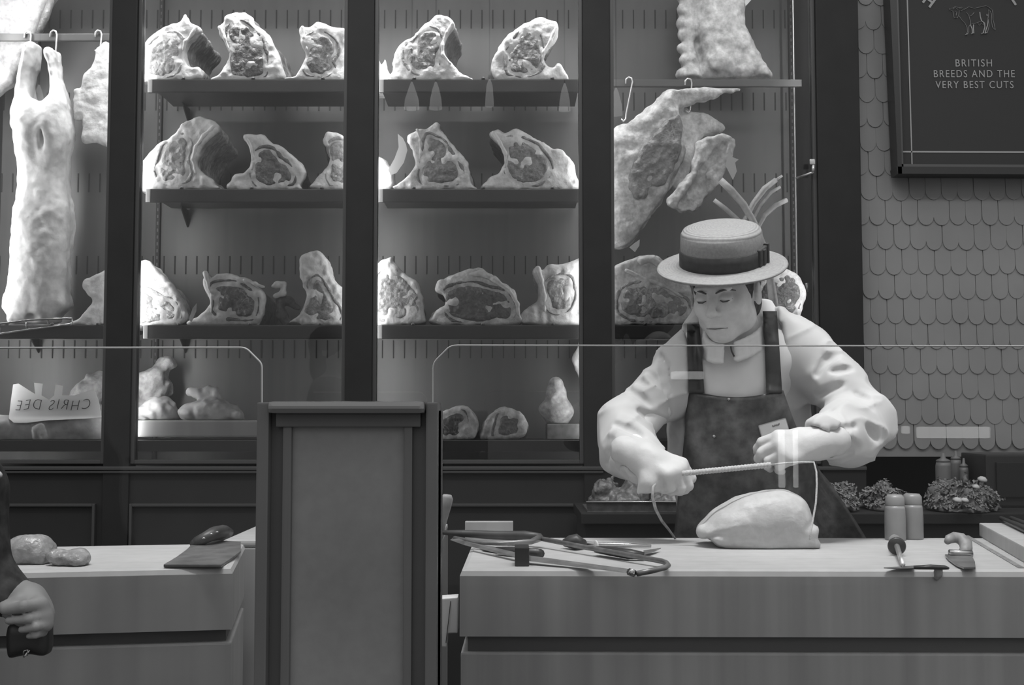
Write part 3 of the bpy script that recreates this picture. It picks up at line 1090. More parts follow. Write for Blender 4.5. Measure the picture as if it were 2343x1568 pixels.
# middle shelf
joint('large pale-faced rib joint at the left end of the middle shelf', [(308, 431), (308, 390), (337, 351), (365, 324), (396, 310), (410, 289), (434, 270), (455, 264), (479, 274), (496, 286), (498, 300), (479, 317), (461, 337), (449, 362), (451, 382), (461, 396), (477, 405), (487, 420), (486, 431)],
      [(372, 410), (363, 389), (370, 365), (375, 341), (393, 319), (418, 315), (430, 327), (426, 351), (422, 372), (428, 396), (415, 412), (393, 415)], shift=.12, base=Z2, seed=22, meat=M_MEATL, ripple=(.02, .004), body=M_CRUSTL,
      bones=[([(488, 290), (466, 310), (448, 335), (440, 365), (448, 395)], [.008, .007, .006, .006, .004])], seams=[[(368, 378), (395, 368), (425, 378)]])
joint('low dark-eyed rib joint second from the left on the middle shelf', [(529, 431), (527, 410), (537, 396), (558, 393), (572, 372), (575, 348), (565, 324), (556, 312), (561, 305), (585, 306), (599, 305), (613, 320), (644, 334), (671, 355), (689, 375), (694, 396), (685, 420), (675, 431)],
      [(585, 406), (582, 382), (587, 355), (599, 344), (620, 344), (637, 365), (654, 375), (665, 393), (661, 413), (634, 422), (603, 420)], shift=.05, depth=.22, base=Z2, seed=26, meat=M_MEATD,
      bones=[([(562, 312), (574, 335), (580, 360), (576, 385)], [.006, .005, .005, .004])], seams=[[(632, 378), (640, 395), (638, 410)]])
joint('pale rib joint half hidden by the middle post, middle shelf', [(715, 431), (720, 413), (733, 396), (744, 382), (754, 365), (748, 345), (740, 322), (744, 305), (758, 298), (778, 303), (800, 320), (820, 350), (825, 390), (825, 431)],
      [(761, 415), (758, 365), (756, 335), (775, 324), (800, 345), (815, 385), (815, 415)], shift=-.10, depth=.2, base=Z2, seed=30, meat=M_MEATL, ripple=(.02, .004))
joint('small pale joint with a tall paper tag beside the middle post, middle shelf', [(846, 431), (846, 380), (853, 360), (862, 355), (879, 362), (894, 384), (899, 410), (894, 431)], None, d=4.03, depth=.2, base=Z2, seed=33, body=M_FAT2, face=M_FAT2)
joint('peaked rib joint under heavy fat in the middle of the middle shelf', [(901, 431), (914, 412), (941, 391), (950, 372), (940, 344), (930, 320), (938, 303), (958, 291), (975, 289), (993, 275), (1005, 277), (1010, 293), (1027, 317), (1048, 341), (1065, 365), (1075, 389), (1079, 418), (1075, 431)],
      [(965, 396), (969, 365), (978, 335), (980, 312), (996, 317), (1015, 326), (1022, 348), (1041, 372), (1051, 396), (1037, 413), (996, 417), (972, 413)], shift=.16, depth=.2, base=Z2, seed=36, face=M_FAT2,
      bones=[([(955, 296), (961, 320), (963, 350), (958, 385)], [.006, .005, .005, .004])], seams=[[(968, 400), (1000, 402), (1035, 400)], [(1000, 330), (1012, 360), (1030, 385)]])
joint('wide rib joint with a bulging fat side at the right end of the middle shelf', [(1117, 430), (1115, 410), (1124, 398), (1141, 393), (1148, 379), (1158, 362), (1151, 337), (1134, 320), (1122, 308), (1125, 298), (1141, 293), (1158, 300), (1182, 294), (1210, 306), (1237, 317), (1261, 331), (1292, 348), (1313, 372), (1320, 399), (1325, 420), (1313, 431)],
      [(1168, 396), (1160, 372), (1165, 348), (1160, 320), (1182, 320), (1213, 327), (1237, 348), (1251, 365), (1254, 389), (1241, 406), (1210, 417), (1182, 413)], shift=-.08, depth=.2, base=Z2, seed=40, body=M_CRUST,
      bones=[([(1130, 302), (1144, 325), (1157, 350), (1156, 380)], [.008, .006, .005, .004])], seams=[[(1185, 398), (1215, 405), (1240, 392)], [(1225, 345), (1238, 370), (1236, 392)]])
# lower shelf
joint('wide rib joint passing behind the left post on the lower shelf', [(169, 745), (183, 724), (207, 693), (203, 676), (189, 662), (188, 645), (200, 633), (224, 624), (245, 615), (280, 602), (313, 598), (331, 596), (355, 614), (375, 633), (396, 655), (410, 682), (420, 707), (428, 728), (413, 740), (379, 745)],
      [(300, 735), (296, 672), (330, 670), (365, 687), (390, 694), (404, 708), (404, 724), (386, 734), (340, 738)], d=4.03, shift=.04, depth=.24, base=Z3, seed=44, meat=M_MEATL, body=M_CRUSTL,
      seams=[[(312, 658), (340, 672), (365, 690)], [(385, 690), (396, 710), (392, 728)]])
joint('dark rib joint with an upright chine bone second on the lower shelf', [(434, 745), (448, 727), (472, 710), (479, 689), (465, 662), (461, 641), (470, 622), (479, 636), (496, 627), (520, 626), (544, 634), (565, 641), (585, 658), (599, 672), (603, 693), (599, 717), (589, 738), (568, 745)],
      [(496, 713), (496, 686), (488, 662), (506, 655), (537, 655), (561, 669), (579, 679), (582, 707), (572, 724), (537, 724), (510, 720)], shift=.08, base=Z3, seed=48, meat=M_MEATD,
      bones=[([(470, 626), (475, 650), (484, 680), (484, 715)], [.008, .006, .006, .004]), ([(560, 643), (585, 651), (604, 658)], [.007, .006, .006])], seams=[[(562, 680), (574, 700), (566, 720)]])
joint('upright rib joint with a pale strip of fat left of the middle post, lower shelf', [(663, 745), (682, 724), (692, 703), (699, 679), (689, 655), (685, 620), (684, 596), (703, 584), (723, 578), (740, 590), (751, 607), (756, 634), (771, 651), (789, 662), (806, 690), (814, 745)],
      [(694, 724), (706, 693), (718, 650), (731, 648), (744, 672), (758, 700), (772, 717), (768, 736), (723, 738)], shift=.0, depth=.2, base=Z3, seed=52, meat=M_MEAT, body=M_FAT2, seams=[[(715, 602), (712, 640), (700, 690), (690, 722)]])
joint('rib joint with a knob of fat on top right of the middle post, lower shelf', [(847, 745), (847, 640), (860, 612), (873, 602), (894, 598), (899, 607), (914, 620), (931, 638), (952, 652), (962, 676), (969, 703), (970, 731), (962, 745)],
      [(856, 722), (860, 693), (870, 648), (887, 634), (918, 641), (933, 655), (950, 672), (960, 696), (960, 722), (942, 734), (897, 736)], shift=-.03, depth=.22, base=Z3, seed=56, meat=M_MEATL, seams=[[(880, 660), (905, 690), (930, 720)]])
joint('low dark rib joint with a lifted flap of fat, middle of the lower shelf', [(991, 745), (996, 717), (1018, 700), (1014, 679), (995, 669), (1000, 648), (1018, 638), (1049, 627), (1076, 621), (1097, 619), (1117, 627), (1145, 645), (1169, 662), (1183, 683), (1187, 713), (1184, 745)],
      [(1038, 729), (1024, 703), (1021, 674), (1052, 660), (1083, 660), (1117, 667), (1150, 677), (1167, 694), (1172, 717), (1155, 733), (1090, 738)], shift=.0, depth=.2, base=Z3, seed=60, meat=M_MEATD, face=M_FAT2,
      seams=[[(1040, 650), (1070, 662), (1110, 668), (1150, 680), (1172, 705)], [(1060, 695), (1090, 700), (1120, 718)], [(1020, 655), (1050, 672), (1080, 690)]],
      bones=[([(1075, 632), (1100, 628), (1130, 642), (1165, 668), (1184, 700), (1186, 725)], [.008, .010, .009, .007, .006, .005])])
joint('rib joint with frilled fat beside the right-hand post, lower shelf', [(1199, 745), (1205, 713), (1218, 706), (1232, 693), (1235, 672), (1226, 648), (1219, 629), (1228, 617), (1241, 624), (1259, 612), (1290, 612), (1331, 600), (1350, 612), (1365, 650), (1365, 745)],
      [(1259, 710), (1252, 679), (1257, 654), (1288, 643), (1303, 655), (1306, 693), (1299, 711), (1276, 718)], shift=.0, depth=.2, base=Z3, seed=64, meat=M_MEATL, body=M_CRUSTL, bones=[([(1230, 622), (1240, 650), (1246, 685), (1246, 720)], [.009, .007, .006, .004])])
joint('broad rib joint with exposed rib bones left of the straw hat, lower shelf', [(1380, 745), (1380, 645), (1402, 623), (1419, 611), (1440, 602), (1467, 593), (1494, 593), (1512, 596), (1548, 626), (1572, 656), (1584, 680), (1588, 710), (1588, 745)],
      [(1425, 719), (1425, 684), (1440, 668), (1479, 662), (1512, 668), (1542, 683), (1566, 701), (1572, 725), (1530, 736), (1470, 736)], shift=0, base=Z3, seed=68, meat=M_MEATL, face=M_FAT2,
      bones=[([(1434, 628), (1480, 648), (1530, 668), (1562, 688)], [.006, .007, .006, .004]), ([(1468, 605), (1492, 600), (1520, 622), (1556, 650)], [.014, .013, .010, .006])])
joint('round rib joint ringed with skin right of the butcher, lower shelf', [(1730, 745), (1734, 650), (1765, 622), (1797, 618), (1818, 626), (1836, 650), (1846, 674), (1839, 704), (1818, 745)],
      [(1742, 725), (1746, 660), (1775, 640), (1806, 634), (1824, 652), (1832, 676), (1824, 704), (1806, 725)], d=4.07, depth=.2, shift=0, base=Z3, seed=72, meat=M_MEATD, face=M_FAT2)
# bottom of the cabinet
joint('dim rib end in shadow on the cabinet floor just right of the panelled post', [(984, 1008), (985, 975), (1003, 950), (1030, 938), (1060, 932), (1080, 945), (1092, 965), (1097, 985), (1088, 1003), (1070, 1008)],
      [(1006, 1000), (1008, 965), (1030, 950), (1054, 950), (1062, 975), (1052, 1000)], shift=.0, base=FL_Z + .001, seed=76, meat=M_MEATD, face=M_FAT2)
joint('dim rib end in shadow on the cabinet floor beside its darker twin', [(1100, 1008), (1102, 985), (1112, 960), (1130, 945), (1155, 936), (1185, 945), (1203, 962), (1207, 985), (1196, 1003), (1150, 1010)],
      [(1140, 1000), (1142, 975), (1150, 955), (1172, 952), (1190, 968), (1190, 998)], shift=.05, base=FL_Z + .001, seed=80, meat=M_MEATD, face=M_FAT2)

# paper tags and trimmings
b = MB()
b.prism([P(x, y, 3.99) for x, y in ((888, 389), (903, 362), (912, 337), (910, 306), (922, 316), (929, 330), (932, 344), (924, 372), (907, 396), (894, 401))], (0, .0015, 0))
tag(b.build('paper_tag', M_WHITE), 'curved white paper tag standing left of the peaked joint, middle shelf', 'tag')
b = MB()
b.prism([P(x, y, 3.99) for x, y in ((432, 731), (441, 705), (450, 694), (449, 712), (438, 738))], (0, .0015, 0))
tag(b.build('paper_tag', M_WRAP), 'narrow grey tag leaning by the dark joint on the lower shelf', 'tag')
tr = thing('trimmed_bone', P(655, 700, 4.05), 'knuckle of trimmed bone with dark dried scraps on the lower shelf', 'meat')
lo, hi = P(610, 750, 4.0), P(700, 635, 4.1)
f = Field((lo.x, 3.99, Z3 - .003), (hi.x, 4.13, hi.z), .0035)
f.limb([P(624, 655, 4.03), P(634, 652, 4.03), P(650, 650, 4.03)], [.006, .011, .006], .008).limb([P(650, 650, 4.03), P(648, 670, 4.03), P(630, 678, 4.03)], [.008, .010, .007], .008)
f.noise(.003, 60, 3)
f.V = np.maximum(f.V, (Z3 + .0005 - f.ax[2])[None, None, :])
f.build('bone_knuckle', M_BONE, tr)
f = Field((lo.x, 3.99, Z3 - .003), (hi.x, 4.15, hi.z), .004)
f.limb([P(636, 680, 4.06), P(660, 690, 4.06), P(682, 705, 4.06)], [.012, .014, .010]).limb([P(640, 690, 4.06), P(645, 720, 4.06), P(655, 740, 4.06)], [.012, .018, .016])
f.noise(.005, 50, 4)
f.V = np.maximum(f.V, (Z3 + .0005 - f.ax[2])[None, None, :])
f.build('dried_scrap', M_CRUST, tr)

# ------------------------------------------------------------------ hanging meat, left bay
HD = 4.12


def hook(px, py_top, py_bot, d, label, grp='meat hooks on the rails', lean=0):
    top, bot = P(px, py_top, d), P(px + lean, py_bot, d)
    r = .009
    pts = [top + Vector((-.014, 0, -.02)), top + Vector((-.012, 0, -.004)), top + Vector((-.004, 0, .003)), top + Vector((.006, 0, 0)), top + Vector((.010, 0, -.012))]
    pts += [bot + Vector((.006, 0, .02)), bot + Vector((.004, 0, 0)), bot + Vector((-.004, -.004, -.008)), bot + Vector((-.012, -.006, 0))]
    o = MB().tube([p + Vector((0, -.012, 0)) for p in pts], .0032, 8).build('meat_hook', M_HOOK, None, True)
    return tag(o, label, 'hook', grp)


hook(68, 76, 118, HD, 'steel hook over the rail holding the left leg of the hanging lamb')
hook(127, 74, 128, HD, 'steel hook over the rail holding the right leg of the hanging lamb')
hook(229, 74, 118, HD, 'steel hook over the rail holding the hanging rack of ribs')
hook(1575, 184, 255, HD, 'steel hook in the top of the hanging forequarter')
hook(1440, 181, 275, HD, 'steel hook on the rail left of the forequarter hook', lean=-12)

lm = thing('lamb_carcass', P(95, 420, 4.1), 'whole pale lamb carcass hanging head down by its two hind legs', 'meat')
q = lambda x, y, dd=0: P(x, y, 4.08 + dd)
s = 4.08 / F_PX
f = Field(P(-10, 755, 4.08) - Vector((0, .17, 0)), P(185, 90, 4.08) + Vector((0, .19, 0)), .006)
lamb = [(165, 300), (245, 284), (243, 350), (230, 440), (210, 480), (200, 560), (215, 650), (255, 742), (310, 690), (340, 620), (340, 540), (325, 460), (303, 380), (308, 328), (362, 328), (380, 400), (385, 470), (400, 540), (430, 620), (455, 720), (466, 850), (450, 1000), (430, 1130), (442, 1250), (465, 1390), (468, 1452), (460, 1582), (438, 1712), (445, 1782), (430, 1892), (458, 2012), (440, 2052), (385, 2092), (345, 2150), (130, 2152), (70, 2142), (62, 2092), (25, 2052), (25, 1972), (65, 1902), (80, 1652), (88, 1540), (93, 1450), (120, 1330), (125, 1130), (105, 980), (88, 850), (92, 700), (112, 630), (148, 420)]
f.slab(px_poly([(x / 2.904, y / 2.904) for x, y in lamb], 4.08, 3), 4.02, 4.17, .055, k=.01)
f.ell(q(72, 300, -.03), (34 * s, .055, 75 * s), k=.03).ell(q(122, 300, -.03), (34 * s, .055, 75 * s), k=.03).ell(q(95, 560, -.03), (52 * s, .05, 150 * s), k=.04)
f.ell(q(152, 585, 0), (9 * s, .012, 16 * s), k=.01)
f.ell(q(87, 312, -.1), (7 * s, .05, 26 * s), k=.01, op='s').ell(q(70, 728, -.06), (16 * s, .03, 10 * s), k=.01, op='s')
f.cap(q(89, 245, -.09), q(86, 280, -.09), 3 * s, 3 * s, .008, 's')
for a, c in (((40, 640), (60, 700)), ((110, 560), (112, 630)), ((90, 690), (105, 735)), ((58, 570), (55, 620))):
    f.cap(q(*a, -.105), q(*c, -.095), 3 * s, 3 * s, .012, 's')
f.noise(.005, 16, 5).noise(.003, 42, 6).noise(.0015, 90, 7)
f.build('carcass_body', M_LAMB, lm)

sd = thing('hanging_flank', P(40, 60, 4.18), 'banded fatty flank of beef hanging behind the rail at top left', 'meat')
f = Field(P(-70, 230, 4.2) - Vector((0, .06, 0)), P(140, -40, 4.2) + Vector((0, .07, 0)), .006)
f.slab(px_poly([(-50, -30), (124, -30), (112, 30), (94, 75), (80, 110), (55, 150), (20, 205), (-50, 222)], 4.2), 4.15, 4.23, .03)
f.noise(.006, 14, 8, (1, 1, 3)).noise(.003, 50, 9)
f.build('flank_body', M_FLANK, sd)
b = MB().tube([P(x, y, 4.142) for x, y in ((118, 0), (104, 40), (88, 78))], [.012, .014, .010], 10)
b.build('lean_strip', M_MEAT, sd, True)

rk = thing('lamb_rack', P(220, 210, 4.12), 'short rack of ribs hanging from a hook beside the lamb carcass', 'meat')
f = Field(P(150, 345, 4.1) - Vector((0, .05, 0)), P(285, 80, 4.1) + Vector((0, .07, 0)), .005)
f.slab(px_poly([(219, 112), (228, 106), (236, 96), (250, 98), (268, 108), (270, 323), (220, 325), (184, 324), (187, 275), (169, 263), (172, 241), (172, 220), (183, 200), (189, 172), (207, 152), (215, 131)], 4.1), 4.09, 4.14, .022)
for k in range(7):
    f.ell(P(178 + 2 * (k % 2), 210 + k * 10, 4.105), (.014, .015, .011), k=.008)
for k in range(9):
    f.cap(P(212, 175 + k * 16, 4.084), P(224, 180 + k * 16, 4.084), .003, .003, .005, 's')
f.noise(.004, 35, 11).noise(.002, 90, 12)
f.build('rib_slab', M_FAT, rk)

dt = thing('ring_reflection', P(80, 745, 4.0), 'curved lamp-ring reflection under the lamb carcass, shaped as a ridged tray', 'tray')  # mirrored ceiling lamp ring modelled as solid arcs
pts0 = [(-60, 752), (0, 741), (60, 733), (110, 730), (165, 729)]
pts1 = [(-60, 778), (0, 764), (60, 755), (110, 749), (165, 741)]
b = MB().tube([P(x, y, 3.975) for x, y in pts0], .003, 8).tube([P(x, y, 3.965) for x, y in pts1], .003, 8)
b.build('rim', M_STEEL, dt, True)
b = MB()
for (xa, ya), (xb, yb) in zip(pts0, pts1):
    b.tube([P(xa, ya, 3.975), P(xb, yb, 3.965)], .002, 6)
b.build('rib', M_STEEL, dt, True)
b = MB()
b.prism([P(x, y, 3.972) for x, y in pts0] + [P(x, y, 3.966) for x, y in pts1[::-1]], (0, .003, 0))
b.build('reflection_sheet', M_GLASS2, dt)

# ------------------------------------------------------------------ wrapped meat at the bottom, left bays
pk = thing('wrapped_joint', P(110, 1010, 4.05), 'long fat roll of wrapped meat lying along the cabinet floor at bottom left', 'meat')
f = Field(P(-90, 1050, 4.05) - Vector((0, .12, 0)), P(252, 870, 4.05) + Vector((0, .13, 0)), .006)
f.limb([P(-60, 990, 4.06), P(60, 992, 4.06), P(160, 988, 4.06), P(215, 985, 4.06)], [.062, .066, .066, .06], .03)
f.ell(P(10, 990, 4.02), (.06, .05, .055), k=.02).ell(P(95, 1000, 4.0), (.035, .03, .05), k=.01).cap(P(62, 985, 3.98), P(70, 1015, 3.985), .004, .004, .01, 's').cap(P(90, 985, 3.98), P(92, 1020, 3.985), .004, .004, .01, 's')
f.noise(.008, 16, 20).noise(.003, 50, 21)
f.V = np.maximum(f.V, (FL_Z + .001 - f.ax[2])[None, None, :])
f.build('meat_roll', M_WRAP, pk)
ps = thing('paper_sheet', P(110, 925, 3.985), 'torn sheet of white paper with backwards handwriting lying on the wrapped roll', 'paper')
b = MB()
pp = [(20, 958), (25, 915), (30, 880), (42, 878), (80, 902), (78, 876), (98, 878), (95, 905), (112, 915), (124, 905), (127, 880), (143, 883), (142, 905), (170, 905), (215, 890), (225, 915), (232, 955), (200, 958), (110, 962), (60, 968), (32, 968)]
b.prism([P(x, y, 4.055 - .0008 * (y - 870)) for x, y in pp], (0, .002, 0))
b.build('sheet', M_PAPER, ps)
t = text_mesh('CHRIS DEE', .050, P(114, 938, 3.975), M_DARKPL, ps, 'handwriting', mirror=True, space=1.25, bold=-.0011)
for v in t.data.vertices:
    v.co.x = P(114, 935, 3.975).x + (v.co.x - P(114, 935, 3.975).x) * .86
    v.co.z += .003 * math.sin(v.co.x * 70)
    v.co.y += 4.055 - .0008 * (950 - (v.co.z - CAM_Z) * F_PX / 4.0 - 870) - .004 - 3.975

bd = MB().box(P(312, 1003, 3.99) + Vector((0, 0, .004)), P(592, 962, 3.99) + Vector((0, .26, 0)), .006).build('pale_board', M_WOODL)
tag(bd, 'thick pale board on the cabinet floor behind the left glass screen', 'board')
pb = thing('paper_parcel', P(465, 940, 4.1), 'crumpled paper-wrapped parcel with a gathered top on the pale board', 'parcel')
ZB = P(0, 962, 3.99).z
f = Field(P(395, 966, 4.1) - Vector((0, .09, 0)), P(570, 880, 4.1) + Vector((0, .11, 0)), .005)
f.ell(P(478, 945, 4.08), (.105, .07, .045), k=.02).ell(P(520, 950, 4.06), (.06, .05, .035), k=.02)
f.limb([P(470, 925, 4.08), P(455, 905, 4.08), P(437, 897, 4.08)], [.022, .016, .008], .015).limb([P(480, 925, 4.08), P(492, 902, 4.08), P(496, 893, 4.08)], [.022, .014, .008], .015).limb([P(446, 900, 4.08), P(470, 898, 4.08), P(490, 898, 4.08)], [.006, .01, .008], .012)
f.noise(.012, 26, 31).noise(.005, 60, 32)
f.V = np.maximum(f.V, (ZB + .0005 - f.ax[2])[None, None, :])
f.build('wrapping', M_WRAP, pb)
pb = thing('paper_parcel', P(370, 940, 4.1), 'low slumped paper parcel on the pale board beside the left cabinet post', 'parcel')
f = Field(P(305, 966, 4.1) - Vector((0, .07, 0)), P(425, 895, 4.1) + Vector((0, .09, 0)), .005)
f.ell(P(357, 945, 4.10), (.070, .06, .04), k=.02).ell(P(362, 932, 4.11), (.045, .05, .035), k=.02)
f.noise(.012, 24, 33).noise(.005, 60, 34)
f.V = np.maximum(f.V, (ZB + .0005 - f.ax[2])[None, None, :])
f.build('wrapping', M_WRAP, pb)
# plastic-wrapped bundle standing at the left of the board
pb = thing('plastic_bundle', P(345, 880, 4.2), 'tall clear plastic bundle of meat leaning at the back of the left cabinet', 'parcel')
f = Field(P(300, 965, 4.22) - Vector((0, .06, 0)), P(425, 800, 4.22) + Vector((0, .08, 0)), .005)
f.limb([P(345, 940, 4.22), P(350, 880, 4.23), P(372, 835, 4.24)], [.05, .055, .035], .02)
f.noise(.014, 26, 36).noise(.006, 60, 37)
f.V = np.maximum(f.V, (ZB + .0005 - f.ax[2])[None, None, :])
f.build('plastic_wrap', M_CRUSTL, pb)
pb = thing('plastic_bundle', P(200, 880, 4.2), 'clear plastic bundle of pale meat behind the written paper sheet', 'parcel')
f = Field(P(140, 1000, 4.22) - Vector((0, .07, 0)), P(260, 835, 4.22) + Vector((0, .09, 0)), .005)
f.limb([P(170, 950, 4.22), P(200, 900, 4.22), P(228, 880, 4.23)], [.05, .05, .04], .02).ell(P(205, 960, 4.22), (.07, .06, .06), k=.03)
f.noise(.014, 26, 38).noise(.006, 60, 39)
f.V = np.maximum(f.V, (FL_Z + .001 - f.ax[2])[None, None, :])
f.build('plastic_wrap', M_CRUSTL, pb)
# steel ledge and a reflection modelled as a ham end at the right of the cabinet floor
tag(MB().box(P(1252, 1006, 4.02), P(1334, 970, 4.02) + Vector((0, .2, 0)), .004).build('steel_tray', M_STEELD), 'shallow steel tray on the cabinet floor left of the butcher', 'tray')
hm = thing('bright_reflection', P(1275, 940, 4.1), 'bright reflection above the steel tray, shaped as a ham end', 'meat')
zt = P(0, 970, 4.02).z
f = Field(P(1225, 975, 4.1) - Vector((0, .07, 0)), P(1325, 860, 4.1) + Vector((0, .08, 0)), .005)
f.limb([P(1275, 945, 4.1), P(1272, 905, 4.1), P(1272, 880, 4.1)], [.05, .032, .026], .02).ell(P(1272, 935, 4.1), (.06, .05, .03), k=.02).cap(P(1250, 900, 4.05), P(1295, 902, 4.05), .006, .006, .01, 's')
f.noise(.005, 40, 41)
f.V = np.maximum(f.V, (zt + .0005 - f.ax[2])[None, None, :])
f.build('reflection_body', M_CRUSTL, hm)
hm = thing('hanging_knuckle', P(1327, 840, 4.1), 'small pale knuckle of meat tucked behind the right-hand cabinet post', 'meat')
f = Field(P(1300, 885, 4.15) - Vector((0, .05, 0)), P(1360, 745, 4.15) + Vector((0, .06, 0)), .005)
f.limb([P(1336, 776, 4.15), P(1328, 825, 4.15), P(1334, 872, 4.15)], [.014, .026, .012], .01).noise(.004, 50, 43)
f.build('knuckle_body', M_BONE, hm)

# ------------------------------------------------------------------ hanging meat, right bay
sp = thing('pork_carcass', P(1650, 80, 4.22), 'side of pork with a knobbly backbone hanging above the forequarter', 'meat')
f = Field(P(1525, 196, 4.2) - Vector((0, .10, 0)), P(1780, -60, 4.2) + Vector((0, .11, 0)), .006)
f.slab(px_poly([(1590, -50), (1705, -50), (1708, 20), (1712, 70), (1725, 105), (1742, 130), (1755, 155), (1752, 181), (1618, 181), (1602, 140), (1594, 60)], 4.2), 4.15, 4.25, .045, k=.01)
f.limb([P(1575, -45, 4.19), P(1572, 60, 4.19), P(1578, 140, 4.19), P(1582, 176, 4.19)], [.022, .026, .03, .038], .01)
f.limb([P(1588, -45, 4.22), P(1590, 60, 4.22), P(1602, 165, 4.22)], [.03, .03, .03], .01)
for k in range(8):
    f.ell(P(1560 + (k > 5) * 2, -35 + 29 * k, 4.18), (.018, .02, .021), k=.008)
f.ell(P(1640, 140, 4.15), (.035, .02, .03), k=.02).ell(P(1745, 165, 4.16), (.02, .03, .035), k=.015)
f.cap(P(1592, -40, 4.14), P(1606, 150, 4.13), .006, .008, .01, 's')
f.noise(.007, 16, 51).noise(.005, 48, 52)
f.V = np.maximum(f.V, (P(0, 182, 4.2).z - f.ax[2])[None, None, :])
f.build('side_body', M_PORK, sp)
b = MB().prism([P(x, y, 4.17) for x, y in ((1706, 14), (1728, -10), (1712, -25), (1702, -10))], (0, .002, 0))
b.build('paper_tag', M_WHITE, sp)

fq = thing('hanging_forequarter', P(1490, 380, 4.1), 'large forequarter of beef hanging behind the straw hat with its cut face forward', 'meat')
f = Field(P(1350, 585, 4.05) - Vector((0, .08, 0)), P(1720, 190, 4.05) + Vector((0, .16, 0)), .005)
f.slab(px_poly([(1365, 320), (1400, 300), (1435, 275), (1480, 243), (1510, 220), (1540, 205), (1562, 245), (1570, 285), (1568, 330), (1552, 395), (1530, 440), (1505, 478), (1480, 510), (1450, 552), (1428, 568), (1404, 566), (1370, 540)], 4.05), 4.03, 4.16, .05, k=.01)
f.slab(px_poly([(1500, 228), (1540, 204), (1600, 200), (1695, 203), (1655, 217), (1612, 222), (1580, 240), (1550, 247)], 4.05), 4.06, 4.12, .014, k=.012)
f.slab(px_poly([(1540, 250), (1600, 262), (1640, 275), (1662, 295), (1640, 305), (1600, 320), (1565, 420), (1540, 430)], 4.12), 4.10, 4.17, .02, k=.01)
f.cap(P(1420, 470, 4.0), P(1500, 330, 4.0), .01, .01, .02, 's').cap(P(1510, 480, 4.02), P(1562, 390, 4.02), .004, .004, .01, 's').cap(P(1415, 540, 4.01), P(1440, 500, 4.01), .005, .006, .01, 's')
f.noise(.010, 12, 55).noise(.006, 34, 56).noise(.0025, 80, 59)
f.limb([P(1545, 222, 4.08), P(1610, 210, 4.08), P(1692, 205, 4.08)], [.018, .012, .005], .008)
f.build('quarter_body', M_FAT2, fq)
f = Field(P(1420, 460, 4.02) - Vector((0, .05, 0)), P(1590, 250, 4.02) + Vector((0, .05, 0)), .004)
f.slab(px_poly([(1440, 425), (1438, 390), (1470, 335), (1510, 290), (1548, 262), (1562, 300), (1550, 370), (1530, 405), (1500, 430), (1478, 450), (1455, 452)], 4.03), 4.018, 4.06, .018)
f.noise(.009, 22, 57).noise(.005, 60, 58)
f.build('lean_face', M_MEATL, fq)
f = Field(P(1500, 500, 4.03) - Vector((0, .04, 0)), P(1700, 245, 4.03) + Vector((0, .06, 0)), .0045)
f.slab(px_poly([(1545, 478), (1528, 455), (1545, 430), (1572, 402), (1588, 360), (1597, 328), (1640, 310), (1668, 318), (1678, 335), (1672, 370), (1652, 402), (1625, 442), (1602, 474), (1575, 488)], 4.03), 4.01, 4.05, .011)
f.limb([P(1548, 472, 4.012), P(1575, 425, 4.008), P(1600, 372, 4.01), P(1612, 335, 4.012)], [.008, .009, .011, .010], .01)
f.cap(P(1562, 468, 4.008), P(1605, 405, 4.010), .013, .015, .01, 's').cap(P(1612, 385, 4.012), P(1655, 335, 4.012), .017, .014, .012, 's').cap(P(1605, 440, 4.004), P(1655, 372, 4.004), .007, .009, .008, 's')
f.noise(.010, 18, 60).noise(.006, 42, 61).noise(.003, 90, 62)
f.build('flap', M_FAT2, fq)
b = MB()
b.prism([P(x, y, 3.99) for x, y in ((1668, 345), (1677, 360), (1690, 365), (1682, 372), (1686, 392), (1677, 412), (1660, 378))], (0, .0015, 0))
tag(b.build('paper_tag', M_WHITE), 'white folded tag on the right flap of the forequarter', 'tag')
b = MB().prism([P(x, y, 3.99) for x, y in ((1440, 566), (1452, 556), (1464, 548), (1463, 562), (1453, 577))], (0, .0015, 0))
tag(b.build('paper_tag', M_WHITE), 'small white tag at the lower tip of the forequarter', 'tag')

rb = thing('rib_rack', P(1740, 520, 4.0), 'rack of long bare curved rib bones standing behind the straw hat', 'meat')
for pts, r in (([(1648, 412), (1672, 435), (1700, 468), (1722, 505), (1745, 560), (1760, 620), (1768, 680), (1776, 742)], [.018, .020, .021, .020, .019, .019, .024, .026]),
               ([(1775, 412), (1750, 432), (1725, 465), (1704, 505), (1722, 548), (1748, 592)], [.014, .018, .017, .016, .016, .012]), ([(1785, 428), (1765, 440), (1740, 470), (1722, 505), (1738, 545)], [.008, .010, .011, .012, .010]),
               ([(1800, 458), (1775, 470), (1750, 492), (1735, 520), (1748, 565)], [.013, .014, .014, .013, .010]), ([(1634, 458), (1660, 478), (1690, 505), (1718, 535), (1746, 575)], [.011, .013, .013, .013, .010])):
    dd = 3.98 if len(pts) == 8 else 3.99
    MB().tube([P(x, y, dd) for x, y in pts], r, 12, .6).build('rib_bone', M_BONE, rb, True)
MB().tube([P(1772, 414, 3.985), P(1790, 402, 3.98)], .004).build('bone_pin', M_BONE, rb, True)

# ================================================================== things on and behind the counters
Vv = Vector
UP = lambda h: Vector((0, 0, h))

